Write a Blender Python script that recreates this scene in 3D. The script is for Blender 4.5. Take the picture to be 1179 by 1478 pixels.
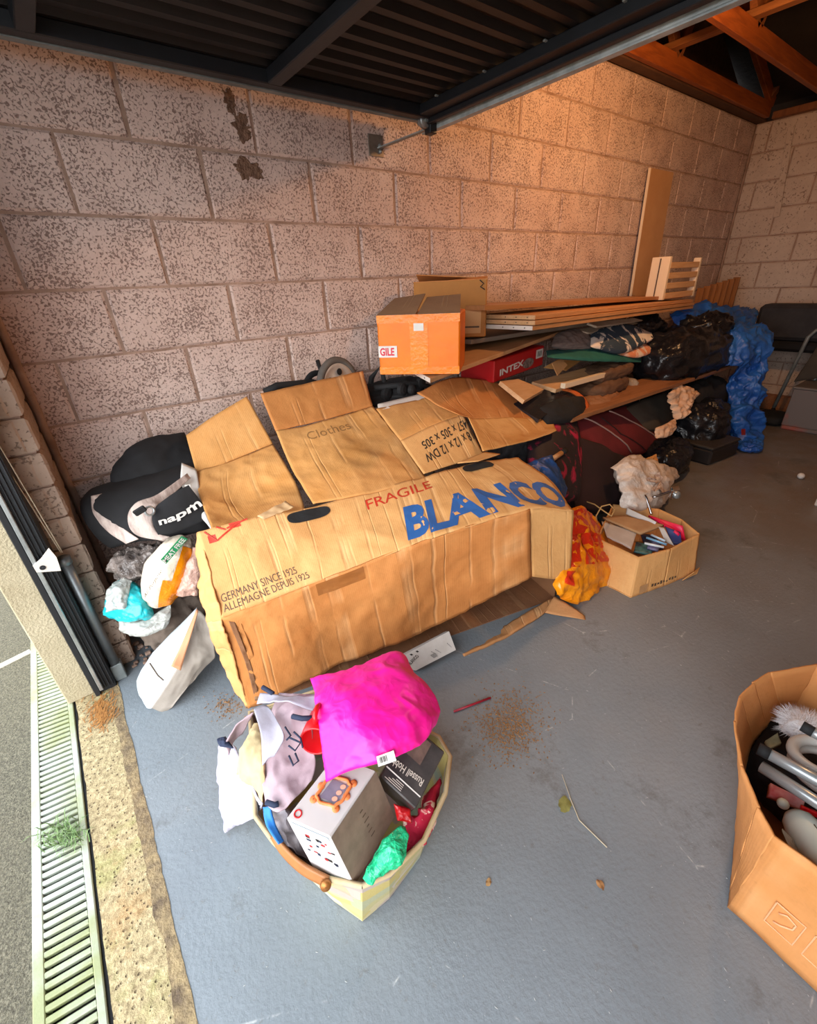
import bpy, bmesh, math, random
from mathutils import Vector, Matrix, noise
random.seed(7)
C = bpy.context.scene.collection
for o in list(bpy.data.objects): bpy.data.objects.remove(o)

# ---------------------------------------------------------------- camera, sky, lamps, exposure
FPX, PITCH, ROLL, YAW = 629.84, -0.483014, -0.04852, 0.927933
CAM = Vector((-0.453926, -2.092553, 1.321385))
_f = Vector((math.cos(YAW)*math.cos(PITCH), math.sin(YAW)*math.cos(PITCH), math.sin(PITCH)))
_r0 = Vector((math.sin(YAW), -math.cos(YAW), 0)); _u0 = _r0.cross(_f)
_r = _r0*math.cos(ROLL)+_u0*math.sin(ROLL); _u = -_r0*math.sin(ROLL)+_u0*math.cos(ROLL)
cd = bpy.data.cameras.new('camera'); cam = bpy.data.objects.new('camera', cd); C.objects.link(cam)
cd.sensor_fit = 'HORIZONTAL'; cd.sensor_width = 36.0; cd.lens = 36.0*FPX/1179.0; cd.clip_start = .02
M4 = Matrix((( _r.x, _u.x, -_f.x, CAM.x), (_r.y, _u.y, -_f.y, CAM.y), (_r.z, _u.z, -_f.z, CAM.z), (0, 0, 0, 1)))
cam.matrix_world = M4
bpy.context.scene.camera = cam
sc = bpy.context.scene
sc.view_settings.view_transform = 'Standard'; sc.view_settings.look = 'None'
sc.view_settings.gamma = 1; sc.view_settings.use_curve_mapping = False
sc.view_settings.exposure = 0.62
w = bpy.data.worlds.new('overcast_sky'); sc.world = w; w.use_nodes = True
nt = w.node_tree; bg = nt.nodes['Background']
tc = nt.nodes.new('ShaderNodeTexCoord'); sx = nt.nodes.new('ShaderNodeSeparateXYZ'); rp = nt.nodes.new('ShaderNodeValToRGB')
nt.links.new(tc.outputs['Generated'], sx.inputs[0]); nt.links.new(sx.outputs['Z'], rp.inputs[0])
rp.color_ramp.elements[0].color = (.93, .95, 1, 1); rp.color_ramp.elements[1].color = (.80, .89, 1, 1)
nt.links.new(rp.outputs[0], bg.inputs['Color']); bg.inputs['Strength'].default_value = 3.3
sun_d = bpy.data.lights.new('hazy_sun', 'SUN'); sun_d.energy = 1.7; sun_d.angle = math.radians(50); sun_d.color = (1, .95, .87)
sun = bpy.data.objects.new('hazy_sun', sun_d); C.objects.link(sun)
sun.rotation_euler = Vector((-.80, -.55, .42)).to_track_quat('Z', 'Y').to_euler()
pd = bpy.data.lights.new('sky_portal', 'AREA'); pd.shape = 'RECTANGLE'; pd.size = 2.4; pd.size_y = 2.1
portal = bpy.data.objects.new('sky_portal', pd); C.objects.link(portal); portal.location = (-.85, -1.6, 1.03)
portal.rotation_euler = Vector((-1, 0, 0)).to_track_quat('Z', 'Y').to_euler(); pd.cycles.is_portal = True

# ---------------------------------------------------------------- geometry helpers
def P(u, v, d=None, z=None, x=None):
    """point of the room seen at that place of the picture, at distance d from the long wall, or height z, or depth x"""
    r = _f + _r*((u-589.5)/FPX) - _u*((v-739)/FPX)
    if z is not None: t = (z-CAM.z)/r.z
    elif x is not None: t = (x-CAM.x)/r.x
    else: t = (-d-CAM.y)/r.y
    return CAM + r*t
def pts(rows):
    return [[p if isinstance(p, Vector) else P(*p) for p in row] for row in rows]
def V(*a): return Vector(a)
def props(o, label=None, cat=None, group=None, kind=None):
    if label: o['label'] = label
    if cat: o['category'] = cat
    if group: o['group'] = group
    if kind: o['kind'] = kind
    return o
def thing(name, label, cat, loc=(0, 0, 0), group=None, kind=None):
    o = bpy.data.objects.new(name, None); C.objects.link(o); o.location = loc; o.empty_display_size = .1
    return props(o, label, cat, group, kind)
def rootloc(o):
    while o.parent: o = o.parent
    return Vector(o.location)
def mk(name, verts, faces, m, root=None, smooth=False, uvs=None, label=None, cat=None, group=None, kind=None):
    """one mesh object; a child keeps its thing's origin, a top-level mesh gets its own origin at its base"""
    verts = [Vector(v) for v in verts]
    if root is not None: L = rootloc(root)
    else:
        n = len(verts); L = V(sum(v.x for v in verts)/n, sum(v.y for v in verts)/n, min(v.z for v in verts))
    me = bpy.data.meshes.new(name); me.from_pydata([v-L for v in verts], [], faces)
    if smooth: me.shade_smooth()
    if uvs:
        ul = me.uv_layers.new(name='UVMap')
        for lp in me.loops: ul.data[lp.index].uv = uvs[lp.vertex_index]
    me.materials.append(m)
    o = bpy.data.objects.new(name, me); C.objects.link(o)
    if root is not None: o.parent = root
    else: o.location = L
    return props(o, label, cat, group, kind)
class MB:
    def __init__(s): s.v = []; s.f = []
    def add(s, v, f):
        n = len(s.v); s.v += [Vector(a) for a in v]; s.f += [tuple(i+n for i in q) for q in f]
    def frame(s, o, a, b, c, bev=.002):
        """box from a corner and three edge vectors, edges bevelled"""
        o, a, b, c = Vector(o), Vector(a), Vector(b), Vector(c)
        if a.cross(b).dot(c) < 0: a, b = b, a
        bm = bmesh.new(); vs = [bm.verts.new(o+a*i+b*j+c*k) for k in (0, 1) for j in (0, 1) for i in (0, 1)]
        for q in ((0, 2, 3, 1), (4, 5, 7, 6), (0, 1, 5, 4), (2, 6, 7, 3), (0, 4, 6, 2), (1, 3, 7, 5)): bm.faces.new([vs[i] for i in q])
        if bev: bmesh.ops.bevel(bm, geom=bm.edges[:], offset=min(bev, .3*min(a.length, b.length, c.length)), segments=1, affect='EDGES')
        bm.verts.index_update(); s.add([v.co.copy() for v in bm.verts], [[v.index for v in f.verts] for f in bm.faces]); bm.free()
    def box(s, x0, x1, y0, y1, z0, z1, bev=.002):
        s.frame((x0, y0, z0), (x1-x0, 0, 0), (0, y1-y0, 0), (0, 0, z1-z0), bev)
    def bar(s, p, q, wd, th, up=(0, 0, 1), bev=.002):
        p, q = Vector(p), Vector(q); d = (q-p); up = Vector(up); n = d.cross(up).normalized()*wd; t = n.cross(d).normalized()*th
        s.frame(p-n/2-t/2, d, n, t, bev)
    def tube(s, path, r, n=10, caps=True):
        path = [Vector(p) for p in path]; rings = []; pn = None
        for i, p in enumerate(path):
            d = (path[min(i+1, len(path)-1)]-path[max(i-1, 0)]).normalized()
            if pn is None: a = d.orthogonal().normalized()
            else: a = (pn-d*pn.dot(d)).normalized()
            pn = a; b = d.cross(a); rr = r[i] if isinstance(r, (list, tuple)) else r
            rings.append([p+(a*math.cos(2*math.pi*k/n)+b*math.sin(2*math.pi*k/n))*rr for k in range(n)])
        v = [q for R in rings for q in R]; f = []
        for i in range(len(path)-1):
            for k in range(n): f.append((i*n+k, i*n+(k+1) % n, (i+1)*n+(k+1) % n, (i+1)*n+k))
        if caps: f.append(tuple(range(n))[::-1]); f.append(tuple((len(path)-1)*n+k for k in range(n)))
        s.add(v, f)
    def lathe(s, o, axis, prof, n=24, caps=False):
        o = Vector(o); ax = Vector(axis).normalized(); a = ax.orthogonal().normalized(); b = ax.cross(a)
        v = [o+ax*h+(a*math.cos(2*math.pi*k/n)+b*math.sin(2*math.pi*k/n))*r for r, h in prof for k in range(n)]; m = len(prof)
        f = [(i*n+k, i*n+(k+1) % n, (i+1)*n+(k+1) % n, (i+1)*n+k) for i in range(m-1) for k in range(n)]
        if caps: f.append(tuple(range(n))[::-1]); f.append(tuple((m-1)*n+k for k in range(n)))
        s.add(v, f)
    def torus(s, o, axis, R, r, n=36, k=10):
        o = Vector(o); ax = Vector(axis).normalized(); a = ax.orthogonal().normalized(); b = ax.cross(a)
        s.tube([o+(a*math.cos(2*math.pi*i/n)+b*math.sin(2*math.pi*i/n))*R for i in range(n+1)], r, k, caps=False)
    def build(s, name, m, root=None, smooth=False, **k): return mk(name, s.v, s.f, m, root, smooth, **k)

def cr(a, b, c, d, t):
    return b + ((c-a)*t + (a*2-b*5+c*4-d)*t*t + (b*3-a-c*3+d)*t*t*t)*.5
def interp(seq, t, smooth):
    n = len(seq)-1; x = min(max(t, 0), 1)*n; i = min(int(x), n-1); f = x-i
    if not smooth or n < 2: return seq[i].lerp(seq[i+1], f)
    a = seq[i-1] if i > 0 else seq[0]*2-seq[1]; d = seq[i+2] if i+2 <= n else seq[n]*2-seq[n-1]
    return cr(a, seq[i], seq[i+1], d, f)
def fold(p, fr, seed):
    q = p*fr+V(seed*7.3, seed*3.1, seed*1.7)
    return (1-3.2*abs(noise.noise(q)))*.55 + .32*(1-3.2*abs(noise.noise(q*2.1+V(5, 1, 2)))) + .16*(1-3*abs(noise.noise(q*4.7))) - .4
class Surf:
    """smooth or creased surface through a grid of points of the room; the text and labels reuse it"""
    def __init__(s, rows, smooth=True, amp=0, fr=6, seed=1, flip=False, edge=0.0):
        s.g = pts(rows); s.smooth = smooth; s.amp = amp; s.fr = fr; s.seed = seed; s.sg = -1 if flip else 1; s.edge = edge
    def base(s, a, b): return interp([interp(r, a, s.smooth) for r in s.g], b, s.smooth)
    def nrm(s, a, b):
        e = .01; a0, a1, b0, b1 = max(a-e, 0), min(a+e, 1), max(b-e, 0), min(b+e, 1)
        n = (s.base(a1, b)-s.base(a0, b)).cross(s.base(a, b1)-s.base(a, b0))
        if n.length < 1e-12: n = V(0, -1, 0)
        n.normalize(); return n*s.sg
    def at(s, a, b, off=0):
        p = s.base(a, b); n = s.nrm(a, b)
        if s.amp: 
            k = s.amp*fold(p, s.fr, s.seed)
            p = p+n*k + V(noise.noise(p*s.fr*1.3), noise.noise(p*s.fr*1.3+V(9, 0, 0)), noise.noise(p*s.fr*1.3+V(0, 9, 0)))*s.edge
        return p+n*off
    def toward(s):
        if s.nrm(.5, .5).dot(CAM-s.base(.5, .5)) < 0: s.sg = -s.sg
        return s
    def size(s):
        wd = sum((s.base((i+1)/8, .5)-s.base(i/8, .5)).length for i in range(8)); ht = sum((s.base(.5, (i+1)/8)-s.base(.5, i/8)).length for i in range(8))
        return wd, ht
def sheet(name, m, S, nu=24, nv=24, th=.004, root=None, **k):
    """a sheet with thickness on a Surf (normals turned to the room)"""
    S.toward(); wd, ht = S.size(); v = []; f = []; uv = []
    for side in (0, -th):
        for j in range(nv+1):
            for i in range(nu+1): v.append(S.at(i/nu, j/nv, side)); uv.append((i/nu*wd, j/nv*ht))
    N = (nu+1)*(nv+1); W_ = nu+1
    for j in range(nv):
        for i in range(nu):
            a = j*W_+i; f.append((a, a+1, a+W_+1, a+W_)); f.append((N+a, N+a+W_, N+a+W_+1, N+a+1))
    for i in range(nu): f.append((i+1, i, N+i, N+i+1)); a = nv*W_+i; f.append((a, a+1, N+a+1, N+a))
    for j in range(nv): a = j*W_; f.append((a, a+W_, N+a+W_, N+a)); a += nu; f.append((a+W_, a, N+a, N+a+W_))
    return mk(name, v, f, m, root, k.pop('smooth', True) and S.smooth, uv, **k)
def puff(name, m, S, th=.05, nu=32, nv=32, root=None, back=1.0, e=.4, **k):
    """a closed stuffed body on a Surf: bags, cushions, bundles"""
    S.toward(); wd, ht = S.size(); v = []; f = []; uv = []
    for side in (1, -back):
        for j in range(nv+1):
            for i in range(nu+1):
                a, b = i/nu, j/nv; pr = max(0, (16*a*(1-a)*b*(1-b)))**e
                v.append(S.at(a, b)+S.nrm(a, b)*(side*pr*th-(.5*back+.0)*0)); uv.append((a*wd, b*ht))
    N = (nu+1)*(nv+1); W_ = nu+1
    for j in range(nv):
        for i in range(nu):
            a = j*W_+i; f.append((a, a+1, a+W_+1, a+W_)); f.append((N+a, N+a+W_, N+a+W_+1, N+a+1))
    return mk(name, v, f, m, root, True, uv, **k)
def blob(name, m, c, r, rz=0, e=2.6, amp=.02, fr=6, seed=1, zmin=None, root=None, nu=84, nv=60, tilt=(0, 0), **k):
    """closed sack of superellipsoid shape with folds"""
    R = Matrix.Rotation(rz, 3, 'Z') @ Matrix.Rotation(tilt[0], 3, 'X') @ Matrix.Rotation(tilt[1], 3, 'Y'); c = Vector(c); v = []; uv = []
    sp = lambda x: math.copysign(abs(x)**(2/e), x)
    for j in range(nv+1):
        ph = -math.pi/2+math.pi*j/nv
        for i in range(nu):
            th = 2*math.pi*i/nu
            q = V(sp(math.cos(ph))*sp(math.cos(th))*r[0], sp(math.cos(ph))*sp(math.sin(th))*r[1], sp(math.sin(ph))*r[2]); n = V(q.x/r[0]**2, q.y/r[1]**2, q.z/r[2]**2).normalized()
            p = c+R@(q+n*amp*fold(q+c, fr, seed))
            if zmin is not None and p.z < zmin: p.z = zmin+.0004*noise.noise(p*40)
            v.append(p); uv.append((i/nu*6.28*r[0], j/nv*3.14*r[2]))
    f = [(j*nu+i, j*nu+(i+1) % nu, (j+1)*nu+(i+1) % nu, (j+1)*nu+i) for j in range(nv) for i in range(nu)]
    return mk(name, v, f, m, root, True, uv, **k)

_tx = {}
def text_mesh(s, bold=0.0, shear=0):
    key = (s, bold, shear)
    if key in _tx: return _tx[key]
    cu = bpy.data.curves.new('lettering', 'FONT'); cu.body = s; cu.size = 1; cu.offset = bold; cu.shear = shear; cu.resolution_u = 3; cu.align_x = 'LEFT'
    o = bpy.data.objects.new('lettering', cu); C.objects.link(o)
    dg = bpy.context.evaluated_depsgraph_get(); dg.update(); me = bpy.data.meshes.new_from_object(o.evaluated_get(dg))
    bm = bmesh.new(); bm.from_mesh(me); bpy.data.objects.remove(o); bpy.data.curves.remove(cu); bpy.data.meshes.remove(me)
    xs = [v.co.x for v in bm.verts]; ys = [v.co.y for v in bm.verts]; x0, x1, y0, y1 = min(xs), max(xs), min(ys), max(ys)
    for v in bm.verts: v.co = V((v.co.x-x0)/(x1-x0), (v.co.y-y0)/(y1-y0), 0)
    for k in range(1, 12): bmesh.ops.bisect_plane(bm, geom=bm.verts[:]+bm.edges[:]+bm.faces[:], plane_co=(k/12, 0, 0), plane_no=(1, 0, 0))
    for k in range(1, 4): bmesh.ops.bisect_plane(bm, geom=bm.verts[:]+bm.edges[:]+bm.faces[:], plane_co=(0, k/4, 0), plane_no=(0, 1, 0))
    bm.verts.index_update(); r = ([v.co.copy() for v in bm.verts], [[v.index for v in f.verts] for f in bm.faces]); bm.free(); _tx[key] = r
    return r
def lettering(s, S, bl, br, tr, tl, m, root, bold=0.0, off=.0012, name='lettering', label=None):
    """printed words lying on a Surf; the four corners are given in the Surf's own coordinates"""
    vs, fs = text_mesh(s, bold); out = []
    bl, br, tr, tl = [Vector((*q, 0)) for q in (bl, br, tr, tl)]
    for q in vs:
        c = bl.lerp(br, q.x).lerp(tl.lerp(tr, q.x), q.y); out.append(S.at(c.x, c.y, off))
    return mk(name, out, fs, m, root, label=label)
def patch(name, S, a0, b0, a1, b1, m, root, off=.001, n=8, th=.0006, label=None):
    """printed area or stuck label on a Surf"""
    v = []; uv = []
    for j in range(n+1):
        for i in range(n+1): v.append(S.at(a0+(a1-a0)*i/n, b0+(b1-b0)*j/n, off)); uv.append((i/n, j/n))
    f = [(j*(n+1)+i, j*(n+1)+i+1, (j+1)*(n+1)+i+1, (j+1)*(n+1)+i) for j in range(n) for i in range(n)]
    return mk(name, v, f, m, root, False, uv, label=label)

# ---------------------------------------------------------------- materials
def lin(h):
    h = h.lstrip('#'); c = [int(h[i:i+2], 16)/255 for i in (0, 2, 4)]
    return tuple((x/12.92 if x <= .04045 else ((x+.055)/1.055)**2.4) for x in c)+(1,)
def newmat(name):
    m = bpy.data.materials.new(name); m.use_nodes = True; return m, m.node_tree, m.node_tree.nodes['Principled BSDF']
def nd(t, kind, **k):
    n = t.nodes.new(kind)
    for a, b in k.items(): setattr(n, a, b)
    return n
def coords(t, which='Object', scale=(1, 1, 1)):
    if which == 'World': g = nd(t, 'ShaderNodeNewGeometry'); out = g.outputs['Position']
    else: c = nd(t, 'ShaderNodeTexCoord'); out = c.outputs[which]
    mp = nd(t, 'ShaderNodeMapping'); mp.inputs['Scale'].default_value = scale; t.links.new(out, mp.inputs[0]); return mp.outputs[0]
def ntex(t, vec, scale, detail=4, rough=.6, dist=0):
    n = nd(t, 'ShaderNodeTexNoise'); n.inputs['Scale'].default_value = scale; n.inputs['Detail'].default_value = detail
    n.inputs['Roughness'].default_value = rough; n.inputs['Distortion'].default_value = dist; t.links.new(vec, n.inputs['Vector']); return n.outputs['Fac']
def ramp(t, fac, *st):
    r = nd(t, 'ShaderNodeValToRGB'); e = r.color_ramp.elements
    while len(e) < len(st): e.new(.5)
    for i, (p, c) in enumerate(st): e[i].position = p; e[i].color = c if isinstance(c, tuple) else (lin(c) if isinstance(c, str) else (c, c, c, 1))
    t.links.new(fac, r.inputs[0]); return r.outputs[0]
def mix(t, fac, a, b, mode='MIX'):
    n = nd(t, 'ShaderNodeMix', data_type='RGBA', blend_type=mode)
    for s_, v in ((0, fac), (6, a), (7, b)):
        if isinstance(v, (int, float)): n.inputs[s_].default_value = v if s_ == 0 else (v, v, v, 1)
        elif isinstance(v, (tuple, str)): n.inputs[s_].default_value = lin(v) if isinstance(v, str) else v
        else: t.links.new(v, n.inputs[s_])
    return n.outputs[2]
def math_(t, op, a, b=0):
    n = nd(t, 'ShaderNodeMath', operation=op)
    for i, v in enumerate((a, b)):
        if isinstance(v, (int, float)): n.inputs[i].default_value = v
        else: t.links.new(v, n.inputs[i])
    return n.outputs[0]
def bump(t, b, h, strength, dist=.01):
    n = nd(t, 'ShaderNodeBump'); n.inputs['Strength'].default_value = strength; n.inputs['Distance'].default_value = dist
    t.links.new(h, n.inputs['Height']); t.links.new(n.outputs[0], b.inputs['Normal']); return n
def M(name, c1, c2=None, sc=6, rough=.6, bp=0, bsc=60, bd=.004, metal=0, alpha=1, lo=.35, hi=.65, which='Object', stretch=(1, 1, 1), coat=0, sss=0, spec=.5, dist=0):
    m, t, b = newmat(name); vec = coords(t, which, stretch)
    if c2: t.links.new(ramp(t, ntex(t, vec, sc, 5, .6, dist), (lo, c1), (hi, c2)), b.inputs['Base Color'])
    else: b.inputs['Base Color'].default_value = lin(c1)
    b.inputs['Roughness'].default_value = rough; b.inputs['Metallic'].default_value = metal; b.inputs['Alpha'].default_value = alpha
    b.inputs['Coat Weight'].default_value = coat; b.inputs['Specular IOR Level'].default_value = spec
    if bp: bump(t, b, ntex(t, vec, bsc, 4), bp, bd)
    return m
def block_mat(name, paint, paint2, pit, cover=.56, sc=75):
    """painted aggregate block: paint skipped over the pits"""
    m, t, b = newmat(name); vec = coords(t, 'World'); big = ntex(t, vec, 1.6, 3); fine = ntex(t, vec, sc, 3, .55, .6); mid = ntex(t, vec, 7, 3)
    pits = math_(t, 'ADD', fine, math_(t, 'MULTIPLY', math_(t, 'SUBTRACT', mid, .5), .32))
    mask = ramp(t, pits, (cover-.035, 0.), (cover+.04, 1.)); col = mix(t, ramp(t, big, (.38, 0.), (.62, 1.)), paint, paint2)
    col = mix(t, math_(t, 'MULTIPLY', ntex(t, vec, 22, 3), .25), col, pit)
    t.links.new(mix(t, math_(t, 'MULTIPLY', mask, .72), col, pit), b.inputs['Base Color']); b.inputs['Roughness'].default_value = .85; b.inputs['Specular IOR Level'].default_value = .25
    h = math_(t, 'SUBTRACT', math_(t, 'MULTIPLY', ntex(t, vec, 30, 5), .6), math_(t, 'MULTIPLY', mask, .6)); bump(t, b, h, .7, .006); return m
def card_mat(name, c1, c2, crease=1.0, dens=11):
    """corrugated board: fluting, vertical crush creases and scuffs"""
    m, t, b = newmat(name); uv = coords(t, 'UV'); sx = nd(t, 'ShaderNodeSeparateXYZ'); t.links.new(uv, sx.inputs[0])
    wob = math_(t, 'MULTIPLY', ntex(t, uv, 5, 2), .02)
    x = math_(t, 'ADD', sx.outputs['X'], wob)
    n1 = nd(t, 'ShaderNodeTexNoise', noise_dimensions='1D'); n1.inputs['Scale'].default_value = dens; n1.inputs['Detail'].default_value = 1; t.links.new(x, n1.inputs['W'])
    line = ramp(t, n1.outputs['Fac'], (.47, 0.), (.50, 1.), (.53, 0.))
    line = math_(t, 'MULTIPLY', line, ramp(t, ntex(t, uv, 4, 2), (.4, 0.), (.55, 1.)))
    flute = math_(t, 'SINE', math_(t, 'MULTIPLY', sx.outputs['X'], 900.))
    col = ramp(t, ntex(t, uv, 3.5, 6, .65), (.35, c1), (.65, c2))
    col = mix(t, math_(t, 'MULTIPLY', ramp(t, ntex(t, uv, 38, 4, .7), (.55, 0.), (.75, 1.)), .18), col, '#8a5a30')
    col = mix(t, math_(t, 'MULTIPLY', line, .22*crease), col, '#f2cf9c')
    t.links.new(col, b.inputs['Base Color']); b.inputs['Roughness'].default_value = .72; b.inputs['Specular IOR Level'].default_value = .3
    h = math_(t, 'ADD', math_(t, 'MULTIPLY', line, 1.2*crease), math_(t, 'ADD', math_(t, 'MULTIPLY', flute, .025), math_(t, 'MULTIPLY', ntex(t, uv, 9, 4), 2.2)))
    bump(t, b, h, .55, .004); return m
def wood_mat(name, c1, c2, sc=18, rough=.55, axis='X', which='Object', st=12):
    m, t, b = newmat(name); s_ = {'X': (1, st, st), 'Y': (st, 1, st), 'Z': (st, st, 1)}[axis]; vec = coords(t, which, s_)
    g = ntex(t, vec, sc/6, 6, .65, 1.2); t.links.new(ramp(t, g, (.33, c1), (.66, c2)), b.inputs['Base Color']); b.inputs['Roughness'].default_value = rough
    bump(t, b, g, .25, .003); return m
def plastic(name, c1, c2=None, rough=.3, bp=.5, bsc=14, alpha=1, sc=4, sheen=0):
    bp *= .55; bsc *= .8
    m = M(name, c1, c2, sc, rough, 0, bsc, .012, 0, alpha, dist=.6); t = m.node_tree; b = t.nodes['Principled BSDF']; vec = coords(t, 'Object')
    rd = lambda k: math_(t, 'ABSOLUTE', math_(t, 'SUBTRACT', ntex(t, vec, k, 2, .5, .8), .5))
    bump(t, b, math_(t, 'ADD', rd(bsc), math_(t, 'MULTIPLY', rd(bsc*2.7), .5)), bp, -.03); return m

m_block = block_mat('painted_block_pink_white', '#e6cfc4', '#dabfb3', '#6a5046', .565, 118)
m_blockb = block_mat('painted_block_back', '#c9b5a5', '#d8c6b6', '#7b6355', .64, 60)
m_mortar = M('mortar_joint', '#b39786', '#8d7262', 9, .9, .6, 50, .005, which='World')
m_pill = block_mat('bare_pillar_block', '#bda693', '#a68f7e', '#6a584c', .62, 80)
m_render = M('cream_roughcast', '#bcb093', '#ab9e80', 5, .9, .9, 130, .006, which='World')
m_dark_steel = M('dark_painted_steel', '#1a1d22', '#131519', 9, .5, .15, 80, .002)
m_panel = M('dark_door_sheet', '#1f1c1b', '#151314', 5, .5, .1, 80, .001, spec=.3)
m_galv = M('galvanised_steel', '#8c9291', '#6b7271', 14, .4, .15, 50, .001, metal=.25)
m_steel = M('light_steel', '#b9bdbd', '#979c9d', 12, .35, .1, 60, .001, metal=.7)
m_rubber = M('black_rubber', '#17181a', None, rough=.8, bp=.2, bsc=120, bd=.002)
m_truss = wood_mat('orange_stained_truss_timber', '#a3561d', '#7c3c12', 14, .6, 'X')
m_truss2 = wood_mat('brown_truss_timber', '#8a5228', '#6a3c1c', 14, .6, 'Z')
m_felt = M('dark_roof_underlay', '#2a221d', '#1d1815', 4, .9, .3, 20, .01, which='World')
m_wood = wood_mat('pale_pine', '#d9b083', '#c69566', 16, .5, 'X')
m_woodo = wood_mat('warm_veneer_board', '#cf9865', '#b67c49', 12, .45, 'X')
m_wooddk = wood_mat('worn_brown_plank', '#a5714a', '#83532f', 16, .6, 'X')
m_mdf = M('tan_plank', '#c79a6c', '#b98a5d', 3, .6, .08, 90, .001)
m_white = M('white_melamine', '#e3ddd4', '#d2cabf', 6, .4)
m_cream = M('cream_edge', '#e9d3b4', None, rough=.5)
card = card_mat('tan_cardboard', '#dba86c', '#cb9358')
card2 = card_mat('orange_tan_cardboard', '#cc8a4e', '#b9743b', 1.0, 8)
card3 = card_mat('warm_tan_cardboard', '#d9a163', '#c98c4a', .8, 8)
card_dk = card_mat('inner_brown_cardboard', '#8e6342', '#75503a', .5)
card_in = card_mat('inner_box_cardboard', '#b98555', '#a8754a', 1.0, 14)
m_edge = M('torn_board_edge', '#caa06c', '#a97f50', 60, .8, .5, 200, .002)
m_blue = M('blue_print', '#235a9c', '#2b5f9f', 30, .6)
m_red = M('red_print', '#c8321f', '#b93a24', 30, .6)
m_ink = M('grey_ink', '#4a3a2e', '#5a4634', 60, .7)
m_blk = M('black_ink', '#221e1c', None, rough=.7)
m_paper = M('white_label', '#d4d1cc', '#c8c4be', 20, .5)

# ---------------------------------------------------------------- floor and outside ground
def floor_mat():
    m, t, b = newmat('worn_blue_grey_floor_paint'); vec = coords(t, 'World')
    sx = nd(t, 'ShaderNodeSeparateXYZ'); t.links.new(vec, sx.inputs[0])
    col = ramp(t, ntex(t, vec, 1.3, 6, .6), (.35, '#747c82'), (.65, '#848d93'))
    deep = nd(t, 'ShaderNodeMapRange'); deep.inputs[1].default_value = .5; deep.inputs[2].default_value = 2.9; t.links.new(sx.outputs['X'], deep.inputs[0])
    deep_brown = math_(t, 'MULTIPLY', deep.outputs[0], ramp(t, ntex(t, vec, 2.2, 5, .7), (.3, .45), (.6, .95)))  # floor turns browner with depth into the garage
    col = mix(t, deep_brown, col, '#6e6156')
    st = ramp(t, ntex(t, vec, 2.6, 8, .75), (.56, 0.), (.66, 1.)); col = mix(t, math_(t, 'MULTIPLY', st, .6), col, '#4f4c48')
    col = mix(t, math_(t, 'MULTIPLY', ramp(t, ntex(t, vec, 28, 6, .75), (.60, 0.), (.68, 1.)), .45), col, '#65605a')
    fl = ramp(t, ntex(t, vec, 55, 5, .8), (.67, 0.), (.71, 1.)); col = mix(t, math_(t, 'MULTIPLY', fl, .5), col, '#a9adaf')
    sv = coords(t, 'World', (1, 6, 1)); sc_ = nd(t, 'ShaderNodeTexVoronoi', feature='DISTANCE_TO_EDGE'); sc_.inputs['Scale'].default_value = 1.7; t.links.new(vec, sc_.inputs['Vector'])
    ln = math_(t, 'MULTIPLY', ramp(t, sc_.outputs['Distance'], (0.0, 1.), (.004, 0.)), ramp(t, ntex(t, vec, 9, 4, .8), (.52, 0.), (.62, 1.)))
    col = mix(t, math_(t, 'MULTIPLY', ln, .7), col, '#c8cbca')
    t.links.new(col, b.inputs['Base Color']); rr = ramp(t, ntex(t, vec, 4, 4), (.3, .38), (.7, .6)); t.links.new(rr, b.inputs['Roughness'])
    bump(t, b, ntex(t, vec, 70, 5, .65), .5, .004); return m
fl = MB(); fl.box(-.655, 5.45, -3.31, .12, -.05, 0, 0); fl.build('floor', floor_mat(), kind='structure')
def agg_mat():
    m, t, b = newmat('exposed_aggregate_threshold'); vec = coords(t, 'World')
    col = ramp(t, ntex(t, vec, 60, 5, .7), (.3, '#7d6c4d'), (.55, '#b3a27b'), (.75, '#cdbe98'))
    ml = ramp(t, ntex(t, vec, 6, 5, .7), (.52, 0.), (.66, 1.)); col = mix(t, math_(t, 'MULTIPLY', ml, .45), col, '#8d9350')
    br = ramp(t, ntex(t, vec, 4.5, 6, .75), (.55, 0.), (.68, 1.)); col = mix(t, math_(t, 'MULTIPLY', br, .5), col, '#a87f4e')
    vo = nd(t, 'ShaderNodeTexVoronoi'); vo.inputs['Scale'].default_value = 75; t.links.new(vec, vo.inputs['Vector'])
    hole = ramp(t, vo.outputs['Distance'], (.12, 1.), (.24, 0.)); col = mix(t, math_(t, 'MULTIPLY', hole, .55), col, '#5e4c34')
    t.links.new(col, b.inputs['Base Color']); b.inputs['Roughness'].default_value = .9
    bump(t, b, math_(t, 'SUBTRACT', ntex(t, vec, 55, 5), hole), .9, .008); return m
def irregular_strip(name, xl, xr, y0, y1, z, m, jl, jr, n=160, seed=0, **k):
    v = []; f = []
    for i in range(n+1):
        y = y0+(y1-y0)*i/n
        a = xl+jl*(noise.noise(V(seed, y*9, 0))+.5*noise.noise(V(seed, y*31, 3))); b_ = xr+jr*(noise.noise(V(seed+4, y*7, 0))+.6*noise.noise(V(seed+4, y*29, 3)))
        v += [V(a, y, z-.06), V(a, y, z), V(b_, y, z), V(b_, y, z-.06)]
    for i in range(n):
        for k_ in range(3): f.append((i*4+k_, i*4+k_+1, i*4+4+k_+1, i*4+4+k_))
    f = [q[::-1] for q in f] if y1 > y0 else f
    return mk(name, v, f, m, None, False, **k)
irregular_strip('threshold', -.788, -.668, -3.2, .3, .000, agg_mat(), .004, .012, kind='structure')
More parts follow.
